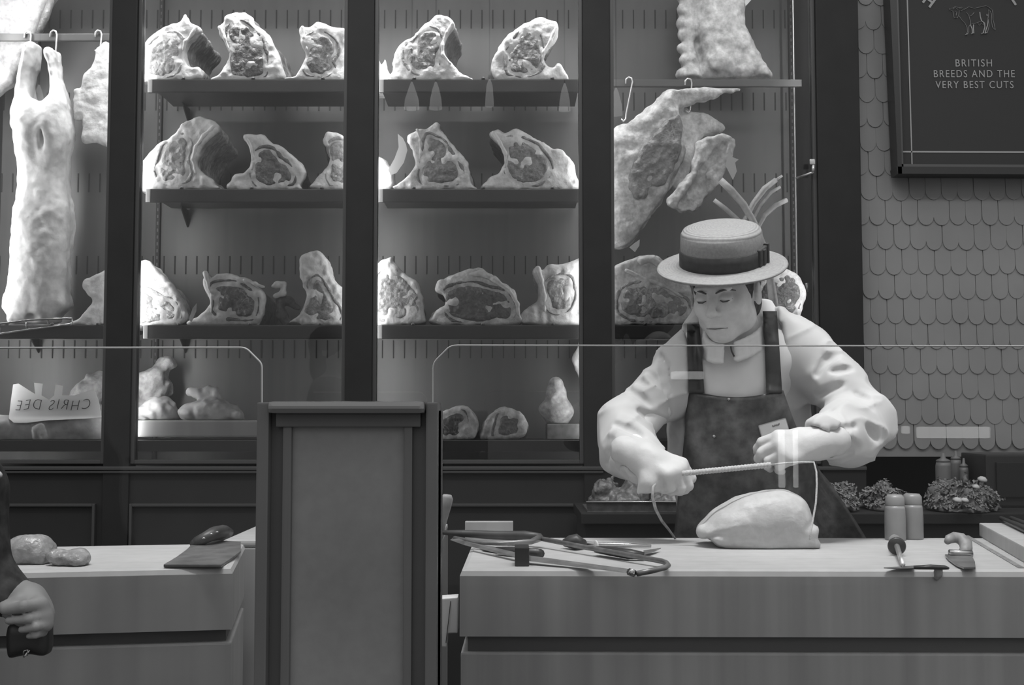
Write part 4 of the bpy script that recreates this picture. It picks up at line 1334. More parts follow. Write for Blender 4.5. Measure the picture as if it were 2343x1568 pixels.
# left block: cleaver, board, two raw pieces
ck = thing('meat_cleaver', G(470, 1265, CZ), 'heavy steel cleaver with a dark riveted handle lying flat on the left block', 'cleaver')
bl = [G(x, y, CZ + .0015) for x, y in ((374, 1298), (507, 1298), (528, 1284), (551, 1266), (551, 1245), (497, 1241), (446, 1243), (428, 1262), (404, 1280))]
MB().prism(bl, (0, 0, .005), .0012).build('blade', M_BLADE, ck)
MB().tube([G(452, 1241, CZ + .012), G(470, 1231, CZ + .022), G(488, 1222, CZ + .028), G(508, 1218, CZ + .026), G(522, 1221, CZ + .02)], [.016, .016, .019, .019, .014], 12, .8).build('handle', M_STRAP, ck, True)
MB().tube([G(447, 1246, CZ + .008), G(455, 1240, CZ + .012)], [.014, .016], 10, .7).build('bolster', M_DARKPL, ck, True)
for x, y in ((470, 1227), (487, 1217), (500, 1213)):
    MB().lathe([(0, .003), (.0035, .002), (.004, 0)], G(x, y, CZ + .042) + Vv((0, -.012, -.004)), n=10).build('rivet', M_STEEL, ck, True)
bb_ = MB().box((P(507, 1236, 2.80).x, 2.80, 0), (P(507, 1236, 2.80).x + .5, 3.24, CZ - .016), .004)
sb_ = thing('side_block', (P(507, 1236, 2.80).x + .25, 3.0, 0), 'second wooden block standing behind the cleaver and the panelled post', 'counter')
bb_.build('block', M_WOODL, sb_)
MB().box((P(507, 1236, 2.80).x, 2.80, CZ - .0155), (P(507, 1236, 2.80).x + .5, 3.24, CZ), .006).build('lit_worn_top', M_SCRUBLIT, sb_)
for n, (px, py, rx, ry, rz, lab, sd) in enumerate(((58, 1292, .047, .04, .034, 'plump raw cut glistening at the left end of the left block', 81), (150, 1296, .042, .03, .02, 'flat raw cut lying beside the plump one on the left block', 82))):
    c = G(px, py, CZ) + Vv((0, ry * .6, rz * .7))
    t = thing('raw_cut', (c.x, c.y, CZ), lab, 'meat')
    f = Field(c - Vv((rx * 1.5, ry * 1.6, rz)), c + Vv((rx * 1.5, ry * 1.6, rz * 1.7)), .003)
    f.ell(c, (rx, ry, rz), k=.01).ell(c + Vv((rx * .5, -.005, -rz * .3)), (rx * .55, ry * .8, rz * .7), k=.012).noise(.005, 40, sd).noise(.002, 110, sd + 1)
    f.V = np.maximum(f.V, (CZ + .0005 - f.ax[2])[None, None, :])
    f.build('cut_body', M_RAW, t)

# roast
ro = thing('beef_roast', G(1740, 1240, CZ), 'large pale rolled roast sitting on the counter under the butcher\'s hands', 'meat')
RD = 2.70
f = Field(P(1580, 1275, RD) - Vv((0, .12, 0)), P(1875, 1100, RD) + Vv((0, .13, 0)), .004)
f.slab(px_poly([(1600, 1212), (1614, 1194), (1640, 1165), (1690, 1138), (1750, 1125), (1792, 1123), (1826, 1138), (1842, 1165), (1848, 1200), (1846, 1238), (1740, 1242), (1650, 1236), (1626, 1226), (1606, 1226)], RD), RD - .094, RD + .09, .06, k=.01)
f.slab(px_poly([(1618, 1224), (1640, 1214), (1740, 1204), (1846, 1196), (1854, 1225), (1851, 1251), (1740, 1255), (1650, 1248), (1626, 1238)], RD), RD - .084, RD + .085, .024, k=.006)
f.ell(P(1606, 1218, RD - .03), (.012, .016, .014), k=.01)
f.noise(.004, 16, 85).noise(.0015, 60, 86)
f.V = np.maximum(f.V, (CZ + .0005 - f.ax[2])[None, None, :])
f.build('roast_body', M_ROAST, ro)

# bone saw
sw = thing('bone_saw', P(1300, 1250, 2.5), 'steel frame bone saw with a dark handle lying across the left end of the counter', 'saw')
MB().tube([P(1233, 1232, 2.66), P(1330, 1251, 2.53), P(1440, 1271, 2.39), P(1512, 1284, 2.31), P(1524, 1288, 2.29), P(1529, 1294, 2.27), P(1522, 1299, 2.255), P(1490, 1307, 2.235), P(1458, 1313, 2.22)], .0052, 10).build('frame', M_STEELD, sw, True)
MB().tube([P(1450, 1312, 2.22), P(1440, 1309, 2.23)], .007, 8).build('blade_clamp', M_STEEL, sw, True)
b = MB()
q = [P(1452, 1304, 2.225), P(1452, 1314, 2.215), P(1214, 1285, 2.345), P(1063, 1248, 2.61), P(1030, 1236, 2.70), P(1040, 1228, 2.71), P(1063, 1238, 2.63), P(1214, 1272, 2.38)]
b.prism(q, (0, .0012, 0))
b.build('blade', M_BLADE, sw)
MB().tube([P(1014, 1219, 2.74), P(1060, 1221, 2.73), P(1130, 1225, 2.71), P(1200, 1226, 2.68), P(1236, 1230, 2.655)], [.005, .008, .010, .011, .009], 10).build('handle', M_STRAP, sw, True)
MB().tube([P(1236, 1231, 2.655), P(1215, 1240, 2.61), P(1150, 1244, 2.58), P(1090, 1242, 2.62), P(1040, 1232, 2.70)], [.008, .006, .005, .005, .005], 10).build('guard', M_BLADE, sw, True)
# knives on the counter
k1 = thing('boning_knife', G(1420, 1262, CZ), 'boning knife with a black handle lying behind the saw frame', 'knife')
MB().tube([G(1366, 1258, CZ + .012), G(1400, 1262, CZ + .013), G(1440, 1268, CZ + .013), G(1474, 1272, CZ + .01)], [.009, .012, .013, .009], 10, .8).build('handle', M_DARKPL, k1, True)
MB().prism([G(x, y, CZ + .006) for x, y in ((1472, 1262), (1512, 1256), (1500, 1262), (1474, 1270))], (0, 0, .002)).build('blade', M_BLADE, k1)
k2 = thing('sharpening_steel', G(1330, 1245, CZ), 'sharpening steel with a ringed dark knob lying behind the bone saw', 'sharpening steel')
MB().tube([G(1290, 1243, CZ + .012), G(1305, 1240, CZ + .0155), G(1318, 1240, CZ + .0185), G(1334, 1244, CZ + .012)], [.008, .014, .017, .010], 12).build('handle', M_STRAP, k2, True)
MB().tube([G(1334, 1245, CZ + .010), G(1420, 1247, CZ + .006), G(1490, 1250, CZ + .005)], [.005, .005, .003], 8).build('rod', M_STEEL, k2, True)
MB().lathe([(.010, -.002), (.013, 0), (.010, .002)], G(1364, 1250, CZ + .0138), (.9, .3, 0), 14).build('ferrule', M_WHITE, k2, True)
k3 = thing('boning_knife', G(1150, 1248, CZ), 'dark-handled knife under the bone saw at the left corner of the counter', 'knife')
MB().tube([G(1236, 1268, CZ + .012), G(1200, 1263, CZ + .012), G(1165, 1261, CZ + .011), G(1138, 1259, CZ + .0095)], [.012, .011, .011, .009], 10, .8).build('handle', M_DARKPL, k3, True)
MB().prism([G(x, y, CZ + .005) for x, y in ((1138, 1254), (1098, 1249), (1104, 1257), (1138, 1263))], (0, 0, .002)).build('blade', M_BLADE, k3)
tag(MB().box(G(1178, 1297, CZ), Vv((G(1211, 1297, CZ).x, G(1190, 1288, CZ).y, CZ + .036)), .002).build('whetstone', M_DARKPL), 'small black whetstone standing on end near the front edge by the saw', 'whetstone')
p0, p1 = P(1064, 1233, 2.78), P(1174, 1194, 2.78)
tag(MB().box((p0.x, 2.775, CZ), (p1.x, 2.80, p1.z), .002).build('wooden_board', M_WOOD), 'short wooden board standing upright at the back left of the counter', 'board')
# knife holder on the counter side, with its knife
hx0, hx1 = P(1000, 1400, 2.42).x, a0.x + .012
kh = thing('knife_holder', (hx0, 2.42, .75), 'white slotted knife holder fixed to the left end of the counter', 'knife holder')
b = MB()
b.prism([P(1003, 1371, 2.42), P(1047, 1368, 2.42), P(1047, 1449, 2.42), P(1023, 1450, 2.42), P(1022, 1481, 2.42), P(1001, 1481, 2.42)], (0, .05, 0), .002)
b.build('holder_body', M_PAPER, kh)
MB().prism([P(1030.5, 1376, 2.4185), P(1032, 1376, 2.4185), P(1021, 1472, 2.4185), P(1019.5, 1472, 2.4185)], (0, .001, 0)).build('slot', M_SLOT, kh)
wk = thing('wooden_knife', P(1010, 1250, 2.44), 'wooden-handled knife standing upright beside the panelled post', 'knife')
MB().tube([P(1007, 1216, 2.44), P(1011, 1195, 2.44), P(1018, 1160, 2.44), P(1023, 1140, 2.44), P(1024, 1132, 2.44)], [.0085, .0095, .0125, .0125, .008], 12, .7).build('handle', M_WOODH, wk, True)
MB().prism([P(1001, 1214, 2.44), P(1013, 1216, 2.44), P(1011, 1256, 2.44), P(1004, 1376, 2.44), P(998, 1376, 2.44)], (0, .002, 0)).build('blade', M_STEEL, wk)

# right end of the counter
ss = thing('sharpening_steel', G(2055, 1262, CZ), 'sharpening steel pointing forward with a wooden handle and round black guard', 'sharpening steel')
gc = G(2052, 1250, CZ + .02)
tip = G(2066, 1293, CZ + .009)
bk = gc + (gc - tip) * .5 - UP(.001)
MB().tube([gc, gc + (bk - gc) * .3, gc + (bk - gc) * .7, bk], [.010, .012, .013, .009], 12).build('handle', M_WOODH, ss, True)
MB().lathe([(0, -.004), (.016, -.004), (.0185, 0), (.016, .004), (0, .004)], gc, tip - gc, 24).build('guard', M_DARKPL, ss, True)
MB().tube([gc, tip], [.0058, .0045], 10).build('rod', M_HOOK, ss, True)
fk = thing('slicing_knife', G(2100, 1298, CZ), 'long black-handled knife lying along the front edge before the steel', 'knife')
MB().tube([G(2092, 1299, CZ + .006), G(2130, 1298, CZ + .007), G(2162, 1299, CZ + .006), G(2170, 1301, CZ + .005)], [.006, .008, .007, .004], 10, .6).build('handle', M_DARKPL, fk, True)
MB().prism([G(x, y, CZ + .003) for x, y in ((2092, 1296), (2092, 1302), (2050, 1302.5), (2022, 1301))], (0, 0, .0015)).build('blade', M_BLADE, fk)
sc_ = thing('block_scraper', G(2195, 1275, CZ), 'curved-handled block scraper with a broad blade at the right end of the counter', 'scraper')
MB().prism([G(x, y, CZ + .003) for x, y in ((2162, 1273), (2170, 1283), (2188, 1296), (2205, 1303), (2232, 1303), (2231, 1290), (2222, 1273)) ], (0, 0, .004), .001).build('blade', M_BLADE, sc_)
MB().tube([P(2172, 1266, 2.45), P(2224, 1268, 2.45)], .0075, 10).build('bolster', M_STEEL, sc_, True)
MB().tube([P(2202, 1268, 2.46), P(2211, 1256, 2.475), P(2209, 1243, 2.49), P(2198, 1233, 2.50), P(2184, 1230, 2.50), P(2172, 1234, 2.49), P(2166, 1241, 2.48)], [.010, .0125, .0135, .0135, .012, .010, .006], 12, .8).build('handle', M_WOODH, sc_, True)
f = Field(P(2130, 1335, 2.27) - Vv((0, .03, 0)), P(2165, 1290, 2.27) + Vv((0, .03, 0)), .0025)
f.ell(P(2147, 1308, 2.272), (.008, .01, .008), k=.005).ell(P(2145, 1318, 2.268), (.006, .006, .007), k=.005).noise(.003, 120, 90)
tag(f.build('fat_scrap', M_CRUSTL), 'tiny scrap of fat stuck on the front edge below the scraper', 'scrap')
for i, (xa, ya, xb, yb, lab) in enumerate(((2290, 1186, 2400, 1236, 'dark knife lying along the raised kerb, outer of the pair'), (2314, 1186, 2420, 1232, 'dark knife lying along the raised kerb, inner of the pair'))):
    t = thing('kerb_knife', G(xa, ya, kz), lab, 'knife')
    A_, B_ = G(xa, ya, kz + .009), G(xb, yb, kz + .009)
    MB().tube([A_, A_.lerp(B_, .5), A_.lerp(B_, .95)], [.005, .008, .007], 10).build('handle', M_DARKPL, t, True)
    MB().tube([A_.lerp(B_, .94), B_], [.0078, .0078], 10).build('end_cap', M_STEEL, t, True)

# jars at the back edge
for i, (px, lab) in enumerate(((2049, 'cloudy lidded plastic jar behind the sharpening steel, left of the pair'), (2089, 'cloudy lidded plastic jar behind the counter, right of the pair'))):
    base = G(px, 1236 - i * 2, CZ)
    s_ = base.y / F_PX
    j = thing('plastic_jar', (base.x, base.y, CZ + .0005), lab, 'jar', 'plastic jars at the back of the counter')
    MB().lathe([(0, 0), (23 * s_, 0), (23.5 * s_, 4 * s_), (23.5 * s_, 50 * s_), (22.5 * s_, 70 * s_), (21 * s_, 77 * s_), (0, 77 * s_)], (base.x, base.y, CZ + .0005), n=28).build('jar_body', M_JAR, j, True)
    MB().lathe([(21 * s_, 77 * s_), (21.5 * s_, 80 * s_), (21 * s_, 95 * s_), (16 * s_, 102 * s_), (0, 103 * s_)], (base.x, base.y, CZ + .0005), n=28).build('lid', M_JAR, j, True)

# back counter behind the butcher
BZ, BD0 = .922, 3.42
bc = thing('back_counter', (.9, 3.6, 0), 'low dark counter behind the butcher carrying trays of meat and herbs', 'counter')
bx0, bx1 = P(1338, 1200, BD0).x, 2.6
MB().box((bx0, BD0 + .02, .05), (bx1, 3.84, BZ - .03), .003).build('carcase', M_BASE, bc)
MB().box((bx0 - .01, BD0, BZ - .03), (bx1, 3.85, BZ), .003).build('worktop', M_BLACK, bc)


def heap(name, part, px0, px1, d, hgt, m, lab, cat, seed, base=BZ, dep=.10, rough=.02, top=None, h=.0045):
    x0, x1 = P(px0, 1150, d).x, P(px1, 1150, d).x
    c = Vv(((x0 + x1) / 2, d, base))
    t = thing(name, c, lab, cat)
    rx = (x1 - x0) / 2
    f = Field(c - Vv((rx * 1.2, dep * 1.4, .01)), c + Vv((rx * 1.2, dep * 1.4, hgt * 1.7)), h)
    rr = random.Random(seed)
    f.ell(c, (rx, dep, hgt * .8), k=.01)
    for k in range(9):
        f.ell(c + Vv((rr.uniform(-.75, .75) * rx, rr.uniform(-.5, .5) * dep, rr.uniform(.1, .7) * hgt)), (rx * .3, dep * .4, hgt * .4), k=.01)
    f.noise(rough, 28, seed).noise(rough * .5, 75, seed + 1).noise(rough * .3, 150, seed + 2)
    f.V = np.maximum(f.V, (base + .0005 - f.ax[2])[None, None, :])
    o = f.build(part, m, t)
    if m is M_HERB:          # sprigs of small cupped leaves over the heap
        b = MB()
        vs = [v for v in o.data.vertices if v.co.z > base + .013 and v.normal.y < .35]
        for v in rr.sample(vs, min(len(vs), 420)):
            n_ = (v.normal + Vector((rr.uniform(-.7, .7), rr.uniform(-.7, .3), rr.uniform(-.2, .9)))).normalized()
            a_ = n_.orthogonal().normalized()
            c_ = n_.cross(a_)
            s_ = rr.uniform(.0045, .009)
            p_ = v.co + v.normal * .003
            rim = [b.b.verts.new(p_ + (a_ * math.cos(k * 2 * math.pi / 9) + c_ * math.sin(k * 2 * math.pi / 9)) * s_ * (1.0 if k % 3 else .5) + n_ * s_ * .25) for k in range(9)]
            mid = b.b.verts.new(p_ - n_ * s_ * .15)
            for k in range(9):
                b.b.faces.new((rim[k], rim[(k + 1) % 9], mid))
        b.build('sprigs', M_LEAF, t)
    return t


# tray of meat at the left
tx0, tx1 = P(1342, 1150, 3.5).x, P(1604, 1150, 3.5).x
ty = thing('meat_tray', ((tx0 + tx1) / 2, 3.56, BZ), 'shallow steel tray on the back counter left of the butcher', 'tray')
b = MB().box((tx0, 3.46, BZ + .0005), (tx1, 3.70, BZ + .006))
b.prism([(tx0, 3.46, BZ + .004), (tx1, 3.46, BZ + .004), (tx1, 3.455, BZ + .03), (tx0 - .004, 3.455, BZ + .03)], (0, .003, 0))
b.build('tray_base', M_STEELD, ty)
MB().tube([(tx0 - .004, 3.455, BZ + .03), (tx1, 3.455, BZ + .03)], .003, 8).build('rim', M_STEEL, ty, True)
heap('diced_meat', 'meat_pile', 1350, 1480, 3.57, .085, M_MINCE, 'heap of dark diced meat in the steel tray, left part', 'meat', 91, BZ + .0065, .09, .012)
heap('diced_meat', 'meat_pile', 1492, 1600, 3.57, .07, M_MINCE, 'heap of dark diced meat in the steel tray, nearer the apron', 'meat', 93, BZ + .0065, .09, .012)
heap('parsley_heap', 'leaves', 1840, 1950, 3.56, .075, M_HERB, 'bushy heap of parsley right behind the apron', 'herbs', 95, rough=.03)
heap('parsley_heap', 'leaves', 1984, 2068, 3.56, .055, M_HERB, 'low heap of parsley behind the plastic jars', 'herbs', 97, rough=.03)
heap('parsley_heap', 'leaves', 2134, 2268, 3.52, .085, M_HERB, 'heap of parsley topped with mushrooms in front of the squeeze bottles', 'herbs', 99, rough=.03)
for px, py, s_, lab in ((2247, 1100, 1.0, 'small white mushroom highest on the parsley'), (2232, 1116, .8, 'white mushroom below the highest one on the parsley'), (2190, 1147, .9, 'white mushroom at the front of the parsley, left of the pair'), (2207, 1147, .8, 'white mushroom at the front of the parsley, right of the pair')):
    c = P(px, py, {1100: 3.49, 1116: 3.445}.get(py, 3.40))
    m_ = thing('mushroom', c, lab, 'mushroom', 'mushrooms on the parsley')
    MB().lathe([(0, .012 * s_), (.008 * s_, .0105 * s_), (.0135 * s_, .005 * s_), (.0135 * s_, 0), (.005 * s_, -.001)], c, (.15, -.3, 1), 18).build('mushroom_cap', M_MUSH, m_, True)
    MB().lathe([(.0, 0), (.005 * s_, 0), (.006 * s_, -.014 * s_), (0, -.014 * s_)], c, (.15, -.3, 1), 12).build('stem', M_MUSH, m_, True)
for px, hh, r_, lab in ((2160, 1.0, 17, 'pale squeeze bottle with a nozzle behind the parsley, leftmost of three'), (2189, 1.03, 12, 'grey squeeze bottle with a nozzle, middle of three'), (2207, .88, 10, 'narrow squeeze bottle with a short cap, rightmost of three')):
    d_ = 3.74 if px != 2189 else 3.79
    c = Vv((P(px, 1150, d_).x, d_, BZ + .0005))
    s_ = d_ / F_PX
    r_ *= s_
    j = thing('squeeze_bottle', c, lab, 'bottle', 'squeeze bottles on the back counter')
    hB = 97 * s_ * hh
    MB().lathe([(0, 0), (r_, 0), (r_ * 1.02, .004), (r_ * 1.02, hB * .9), (r_ * .9, hB), (0, hB)], c, n=24).build('bottle_body', M_BOTTLE, j, True)
    MB().lathe([(r_ * .92, hB), (r_ * .92, hB + .006), (r_ * .35, hB + .012), (r_ * .2, hB + .028), (0, hB + .028)], c, n=20).build('nozzle', M_BOTTLE, j, True)
ob = thing('black_oven', (P(2330, 1100, 3.64).x, 3.74, BZ), 'plain black appliance standing on the back counter at the right edge', 'appliance')
x0 = P(2256, 1100, 3.64).x
MB().box((x0, 3.64, BZ + .0005), (x0 + .42, 3.84, P(0, 1040, 3.64).z), .006).build('casing', M_DARKPL, ob)
MB().box((x0 + .03, 3.632, BZ + .03), (x0 + .39, 3.642, P(0, 1058, 3.64).z), .003).build('door', M_SLOT, ob)

# ================================================================== people
def head_sdf(f, c, R, s=1.0, grow=0.0):
    H = lambda x, y, z: c + R @ (Vector((x, y, z)) * s)

    def e(p, r, k=.012, op='u', R2=R):
        f.ell(H(*p), [q * s + (grow if op == 'u' else 0) for q in r], R2, k, op)
    e((0, .012, .030), (.074, .094, .088))
    e((0, -.028, -.035), (.060, .062, .078), .03)
    e((0, -.058, -.091), (.028, .026, .021), .03)
    for sx in (-1, 1):
        e((sx * .048, -.008, -.066), (.020, .034, .026), .03)
        e((sx * .036, -.064, -.026), (.024, .020, .022), .025)
        e((sx * .024, -.083, .023), (.026, .011, .009), .016)
        e((sx * .031, -.093, .001), (.017, .012, .011), .012, 's')
        e((sx * .031, -.077, .000), (.0145, .013, .0125), .004)
        e((sx * .031, -.0835, -.002), (.0155, .008, .0095), .004)          # lowered lid
        e((sx * .0115, -.0985, -.0385), (.0085, .010, .0075), .007)
        e((sx * .076, .010, -.006), (.010, .020, .032), .008, 'u', R @ Matrix.Rotation(sx * .35, 3, 'Z'))
        e((sx * .087, .006, -.003), (.007, .010, .017), .006, 's')
    f.cap(H(0, -.086, .014), H(0, -.110, -.031), .0072 * s + grow, .0098 * s + grow, .010)
    e((0, -.1125, -.0345), (.0105, .010, .009), .008)
    for sx in (-1, 1):
        e((sx * .008, -.106, -.0455), (.0035, .006, .004), .004, 's')
    e((0, -.0800, -.0685), (.029, .0125, .0062), .008)
    e((0, -.0785, -.0790), (.024, .0125, .0068), .008)


def hand_sdf(f, wrist, fwd, back, right, curl, grow=0.0, spread=.05, thumb=(.35, .75, -.55), s=1.0):
    Y = Vector(fwd).normalized()
    Z = Vector(back)
    Z = (Z - Y * Z.dot(Y)).normalized()
    Xx = Z.cross(Y) if right else Y.cross(Z)
    L = lambda x, y, z: Vector(wrist) + (Xx * x + Y * y + Z * z) * s
    kn = [(.031, .088), (.010, .094), (-.011, .090), (-.030, .080)]
    seg = [(.040, .025, .020), (.044, .029, .021), (.040, .027, .021), (.032, .021, .018)]
    for (x, y), sg_, rr, i in zip(kn, seg, (.0098, .0100, .0094, .0084), range(4)):
        f.cap(L(x * .5, .008, 0), L(x, y, 0), .015 + grow, .0125 + grow, .016)
        p, a, sp = (x, y, 0.0), 0.0, spread * (1.5 - i)
        for j in range(3):
            a += curl[i][j]
            q = (p[0] + sg_[j] * math.sin(sp) * math.cos(a), p[1] + sg_[j] * math.cos(a), p[2] - sg_[j] * math.sin(a))
            f.cap(L(*p), L(*q), (rr + .0008 - .0012 * j) + grow, (rr - .0004 - .0012 * j) + grow, .0035)
            p = q
    f.ell(L(.026, .034, -.010), (.020 + grow, .022 + grow, .018 + grow), None, .014)
    d = Vector(thumb).normalized()
    t0 = Vector((.030, .030, -.010))
    t1 = t0 + d * .040
    d2 = (d + Vector((-.45, .25, -.25))).normalized()
    t2 = t1 + d2 * .032
    t3 = t2 + (d2 + Vector((-.3, .1, -.2))).normalized() * .022
    f.limb([L(*t0), L(*t1), L(*t2), L(*t3)], [.014 + grow, .0115 + grow, .0105 + grow, .0085 + grow], .006)


B_C = P(1662, 668, 2.93)                                  # head centre
R_H = Matrix.Rotation(math.radians(-32), 3, 'Z') @ Matrix.Rotation(math.radians(15), 3, 'X')
bu = thing('person', (P(1690, 1100, 3.06).x, 3.06, 0), 'butcher in straw boater, white coat and dark apron tying a roast behind the counter', 'person')
SL, EL, WL = P(1575, 832, 3.03), P(1440, 1005, 2.94), P(1468, 1046, 2.765)
SR, ER, WR = P(1838, 815, 3.02), P(1972, 958, 2.92), P(1872, 1015, 2.735)
NB = P(1690, 785, 3.045)
TC = P(1690, 985, 3.085)
f = Field(P(1365, 1360, 3.0) - Vector((0, .42, 0)), P(2050, 540, 3.0) + Vector((0, .24, 0)), .0035)
head_sdf(f, B_C, R_H)
f.limb([B_C + R_H @ Vector((0, .03, -.06)), P(1682, 752, 3.02), NB], [.050, .049, .056], .025)
f.limb([SL, EL, WL], [.052, .041, .026], .03).limb([SR, ER, WR], [.052, .041, .026], .03)
f.cap(SL, SR, .06, .06, .04).ell(TC, (.145, .095, .37), k=.04)
CUR_L = [(.9, 1.25, .8), (1.0, 1.3, .8), (1.1, 1.3, .8), (1.15, 1.3, .8)]
CUR_R = [(.75, .75, .35), (.8, .85, .4), (.85, .95, .4), (.95, .95, .45)]
HL = (WL, (.80, -.42, -.30), (-.1, -.45, .9), True, CUR_L)
HR = (WR, (-.88, -.22, -.10), (.05, -.86, .50), False, CUR_R)
hand_sdf(f, *HL, thumb=(.2, .9, -.5))
hand_sdf(f, *HR, thumb=(-.15, .85, -.55))
f.build('body', M_SKIN, bu)

# face details
bh = lambda x, y, z: B_C + R_H @ Vector((x, y, z))
for sx in (-1, 1):
    MB().tube([bh(sx * .012, -.0975, .0125), bh(sx * .024, -.0955, .0175), bh(sx * .038, -.0865, .0195), bh(sx * .052, -.070, .013)], [.0022, .0034, .0032, .0014], 8, .8).build('eyebrow', M_LASH, bu, True)
    MB().tube([bh(sx * .018, -.0885, -.0065), bh(sx * .026, -.0930, -.0095), bh(sx * .036, -.0915, -.0090), bh(sx * .046, -.0815, -.004)], [.0010, .0019, .0019, .0010], 6).build('eyelashes', M_LASH, bu, True)
MB().tube([bh(-.027, -.0825, -.0745), bh(-.012, -.0925, -.0735), bh(0, -.0942, -.0740), bh(.012, -.0925, -.0735), bh(.027, -.0825, -.0745)], [.0009, .0013, .0013, .0013, .0009], 6).build('mouth_line', M_LASH, bu, True)
# hair
f = Field(B_C - Vector((.12, .13, .14)), B_C + Vector((.13, .14, .13)), .004)
f.ell(bh(0, .016, .030), (.0795, .098, .093), R_H, .01).ell(bh(0, .050, -.035), (.066, .062, .055), R_H, .02)
f.ell(bh(0, -.085, -.03), (.10, .085, .09), R_H, .01, 's')
for sx in (-1, 1):
    f.ell(bh(sx * .075, .008, -.008), (.016, .016, .03), R_H, .006, 's')
    f.cap(bh(sx * .066, -.028, .034), bh(sx * .071, -.018, .006), .012, .006, .01)
f.noise(.003, 60, 101, (1, 1, .25))
f.build('hair', M_HAIR, bu)

# shirt
sh = Field(P(1480, 1380, 3.0) - Vector((0, .12, 0)), P(1900, 680, 3.0) + Vector((0, .24, 0)), .005)
sh.ell(TC, (.165, .108, .40), k=.04).cap(SL.lerp(SR, .12), SL.lerp(SR, .88), .066, .066, .05)
sh.cap(P(1640, 800, 3.06), P(1735, 795, 3.06), .050, .050, .03)
sh.ell(P(1650, 900, 2.985), (.05, .03, .09), k=.05).ell(P(1725, 900, 2.985), (.05, .03, .09), k=.05)
sh.noise(.006, 9, 110, (1.6, 1, .5))
# hollow for the neck
sh.cap(P(1676, 735, 3.0), NB, .056, .058, .008, 's')
cF, cR_, cB_, cL_ = P(1673, 802, 2.918), P(1750, 752, 2.995), P(1708, 716, 3.10), P(1610, 772, 2.995)
cc_, cu_, cv_ = (cF + cR_ + cB_ + cL_) / 4, (cR_ - cL_) / 2, (cB_ - cF) / 2
cn_ = cu_.cross(cv_).normalized()
for k in range(28):
    a, a2 = 2 * math.pi * k / 28, 2 * math.pi * (k + 1) / 28
    if 19 < k < 22:
        continue
    for dz, sc__ in ((-.022, 1.08), (-.010, 1.03), (.002, 1.0), (.014, .97)):
        pt = lambda q: cc_ + cu_ * math.cos(q) * sc__ + cv_ * math.sin(q) * sc__ + cn_ * dz
        sh.cap(pt(a), pt(a2), .0075, .0075, .004)
shirt = sh.build('shirt', M_SHIRT, bu)
b = MB()
b.tube([P(1672, 792, 2.908), P(1674, 804, 2.906), P(1680, 816, 2.908)], .0022, 6)
b.build('collar_gap', M_STRAP, shirt, True)

# coat
co = Field(P(1365, 1300, 3.0) - Vector((0, .36, 0)), P(2060, 700, 3.0) + Vector((0, .25, 0)), .005)
co.ell(TC, (.176, .122, .43), k=.04).cap(SL, SR, .060, .060, .05)
co.limb([P(1600, 775, 3.05), SL], [.044, .056], .04).limb([P(1775, 760, 3.05), SR], [.046, .060], .04)
EL2 = P(1425, 985, 2.95)
co.limb([SL, P(1510, 900, 3.0), EL2, P(1436, 1030, 2.90), P(1476, 1056, 2.79)], [.058, .062, .056, .064, .050], .045)
co.limb([SR, P(1915, 880, 2.97), P(1978, 965, 2.92), P(1940, 990, 2.86), P(1880, 1000, 2.76)], [.062, .062, .064, .066, .050], .045)
def ridged(p, m, sc, sd):
    q = p @ np.array(m, np.float32)
    return (1 - np.abs(vnoise(q, sc, sd))) ** 4


co.warp(lambda p: -.013 * ridged(p, ((1, .3, 0), (0, 1, 0), (.5, 0, .45)), 9, 120) - .006 * ridged(p, ((.5, 0, -.6), (0, 1, 0), (.6, 0, 1.2)), 17, 123) + .005 * vnoise(p, 11, 121) + .004)
def front(fl, x, z, default):
    i = int(np.clip(round((x - fl.lo[0]) / fl.h), 0, fl.V.shape[0] - 1))
    k = int(np.clip(round((z - fl.lo[2]) / fl.h), 0, fl.V.shape[2] - 1))
    col = fl.V[i, :, k]
    w = np.argmax(col < 0)
    return float(fl.ax[1][w]) if col[w] < 0 else default


def on_front(fl, px, py, d=2.93):
    for _ in range(5):
        q = P(px, py, d)
        d = front(fl, q.x, q.z, d)
    return P(px, py, d)


def crease(fl, pts, r=.006, k=.010):
    ch = []
    for (x0, y0), (x1, y1) in zip(pts, pts[1:]):
        n_ = max(2, int(math.hypot(x1 - x0, y1 - y0) / 8))
        ch += [(x0 + (x1 - x0) * i / n_, y0 + (y1 - y0) * i / n_) for i in range(n_)]
    w_ = [on_front(fl, *q) for q in ch + [pts[-1]]]
    m_ = len(w_) - 1
    for i in range(m_):
        if (w_[i] - w_[i + 1]).length < .05:
            t = math.sin(math.pi * (i + .7) / (m_ + .4))
            fl.cap(w_[i], w_[i + 1], r * (.45 + .55 * t), None, k, 's')


CREASES = [[(1869, 858), (1878, 838), (1893, 822), (1923, 806)], [(1863, 910), (1878, 929), (1902, 938)], [(1863, 908), (1893, 893), (1926, 880)],
           [(1506, 800), (1518, 839), (1523, 895)], [(1430, 885), (1463, 906), (1488, 926)], [(1447, 862), (1480, 880)], [(1462, 940), (1500, 962)], [(1485, 850), (1508, 880)],
           [(1870, 980), (1881, 1005), (1876, 1034)], [(1907, 984), (1913, 1020), (1922, 1031), (1950, 1031)], [(1918, 992), (1933, 977), (1955, 976)], [(1945, 1012), (1968, 1028)], [(1987, 975), (2006, 1004)], [(1960, 900), (1990, 912)], [(1905, 850), (1950, 842)],
           [(1408, 969), (1445, 982), (1470, 998)], [(1402, 1003), (1390, 1037), (1388, 1062)], [(1402, 1037), (1414, 1060), (1409, 1082)], [(1452, 1040), (1448, 1078)], [(1420, 1085), (1440, 1100)]]
for i, c_ in enumerate(CREASES):
    crease(co, c_, .0075 if i % 3 else .0095)
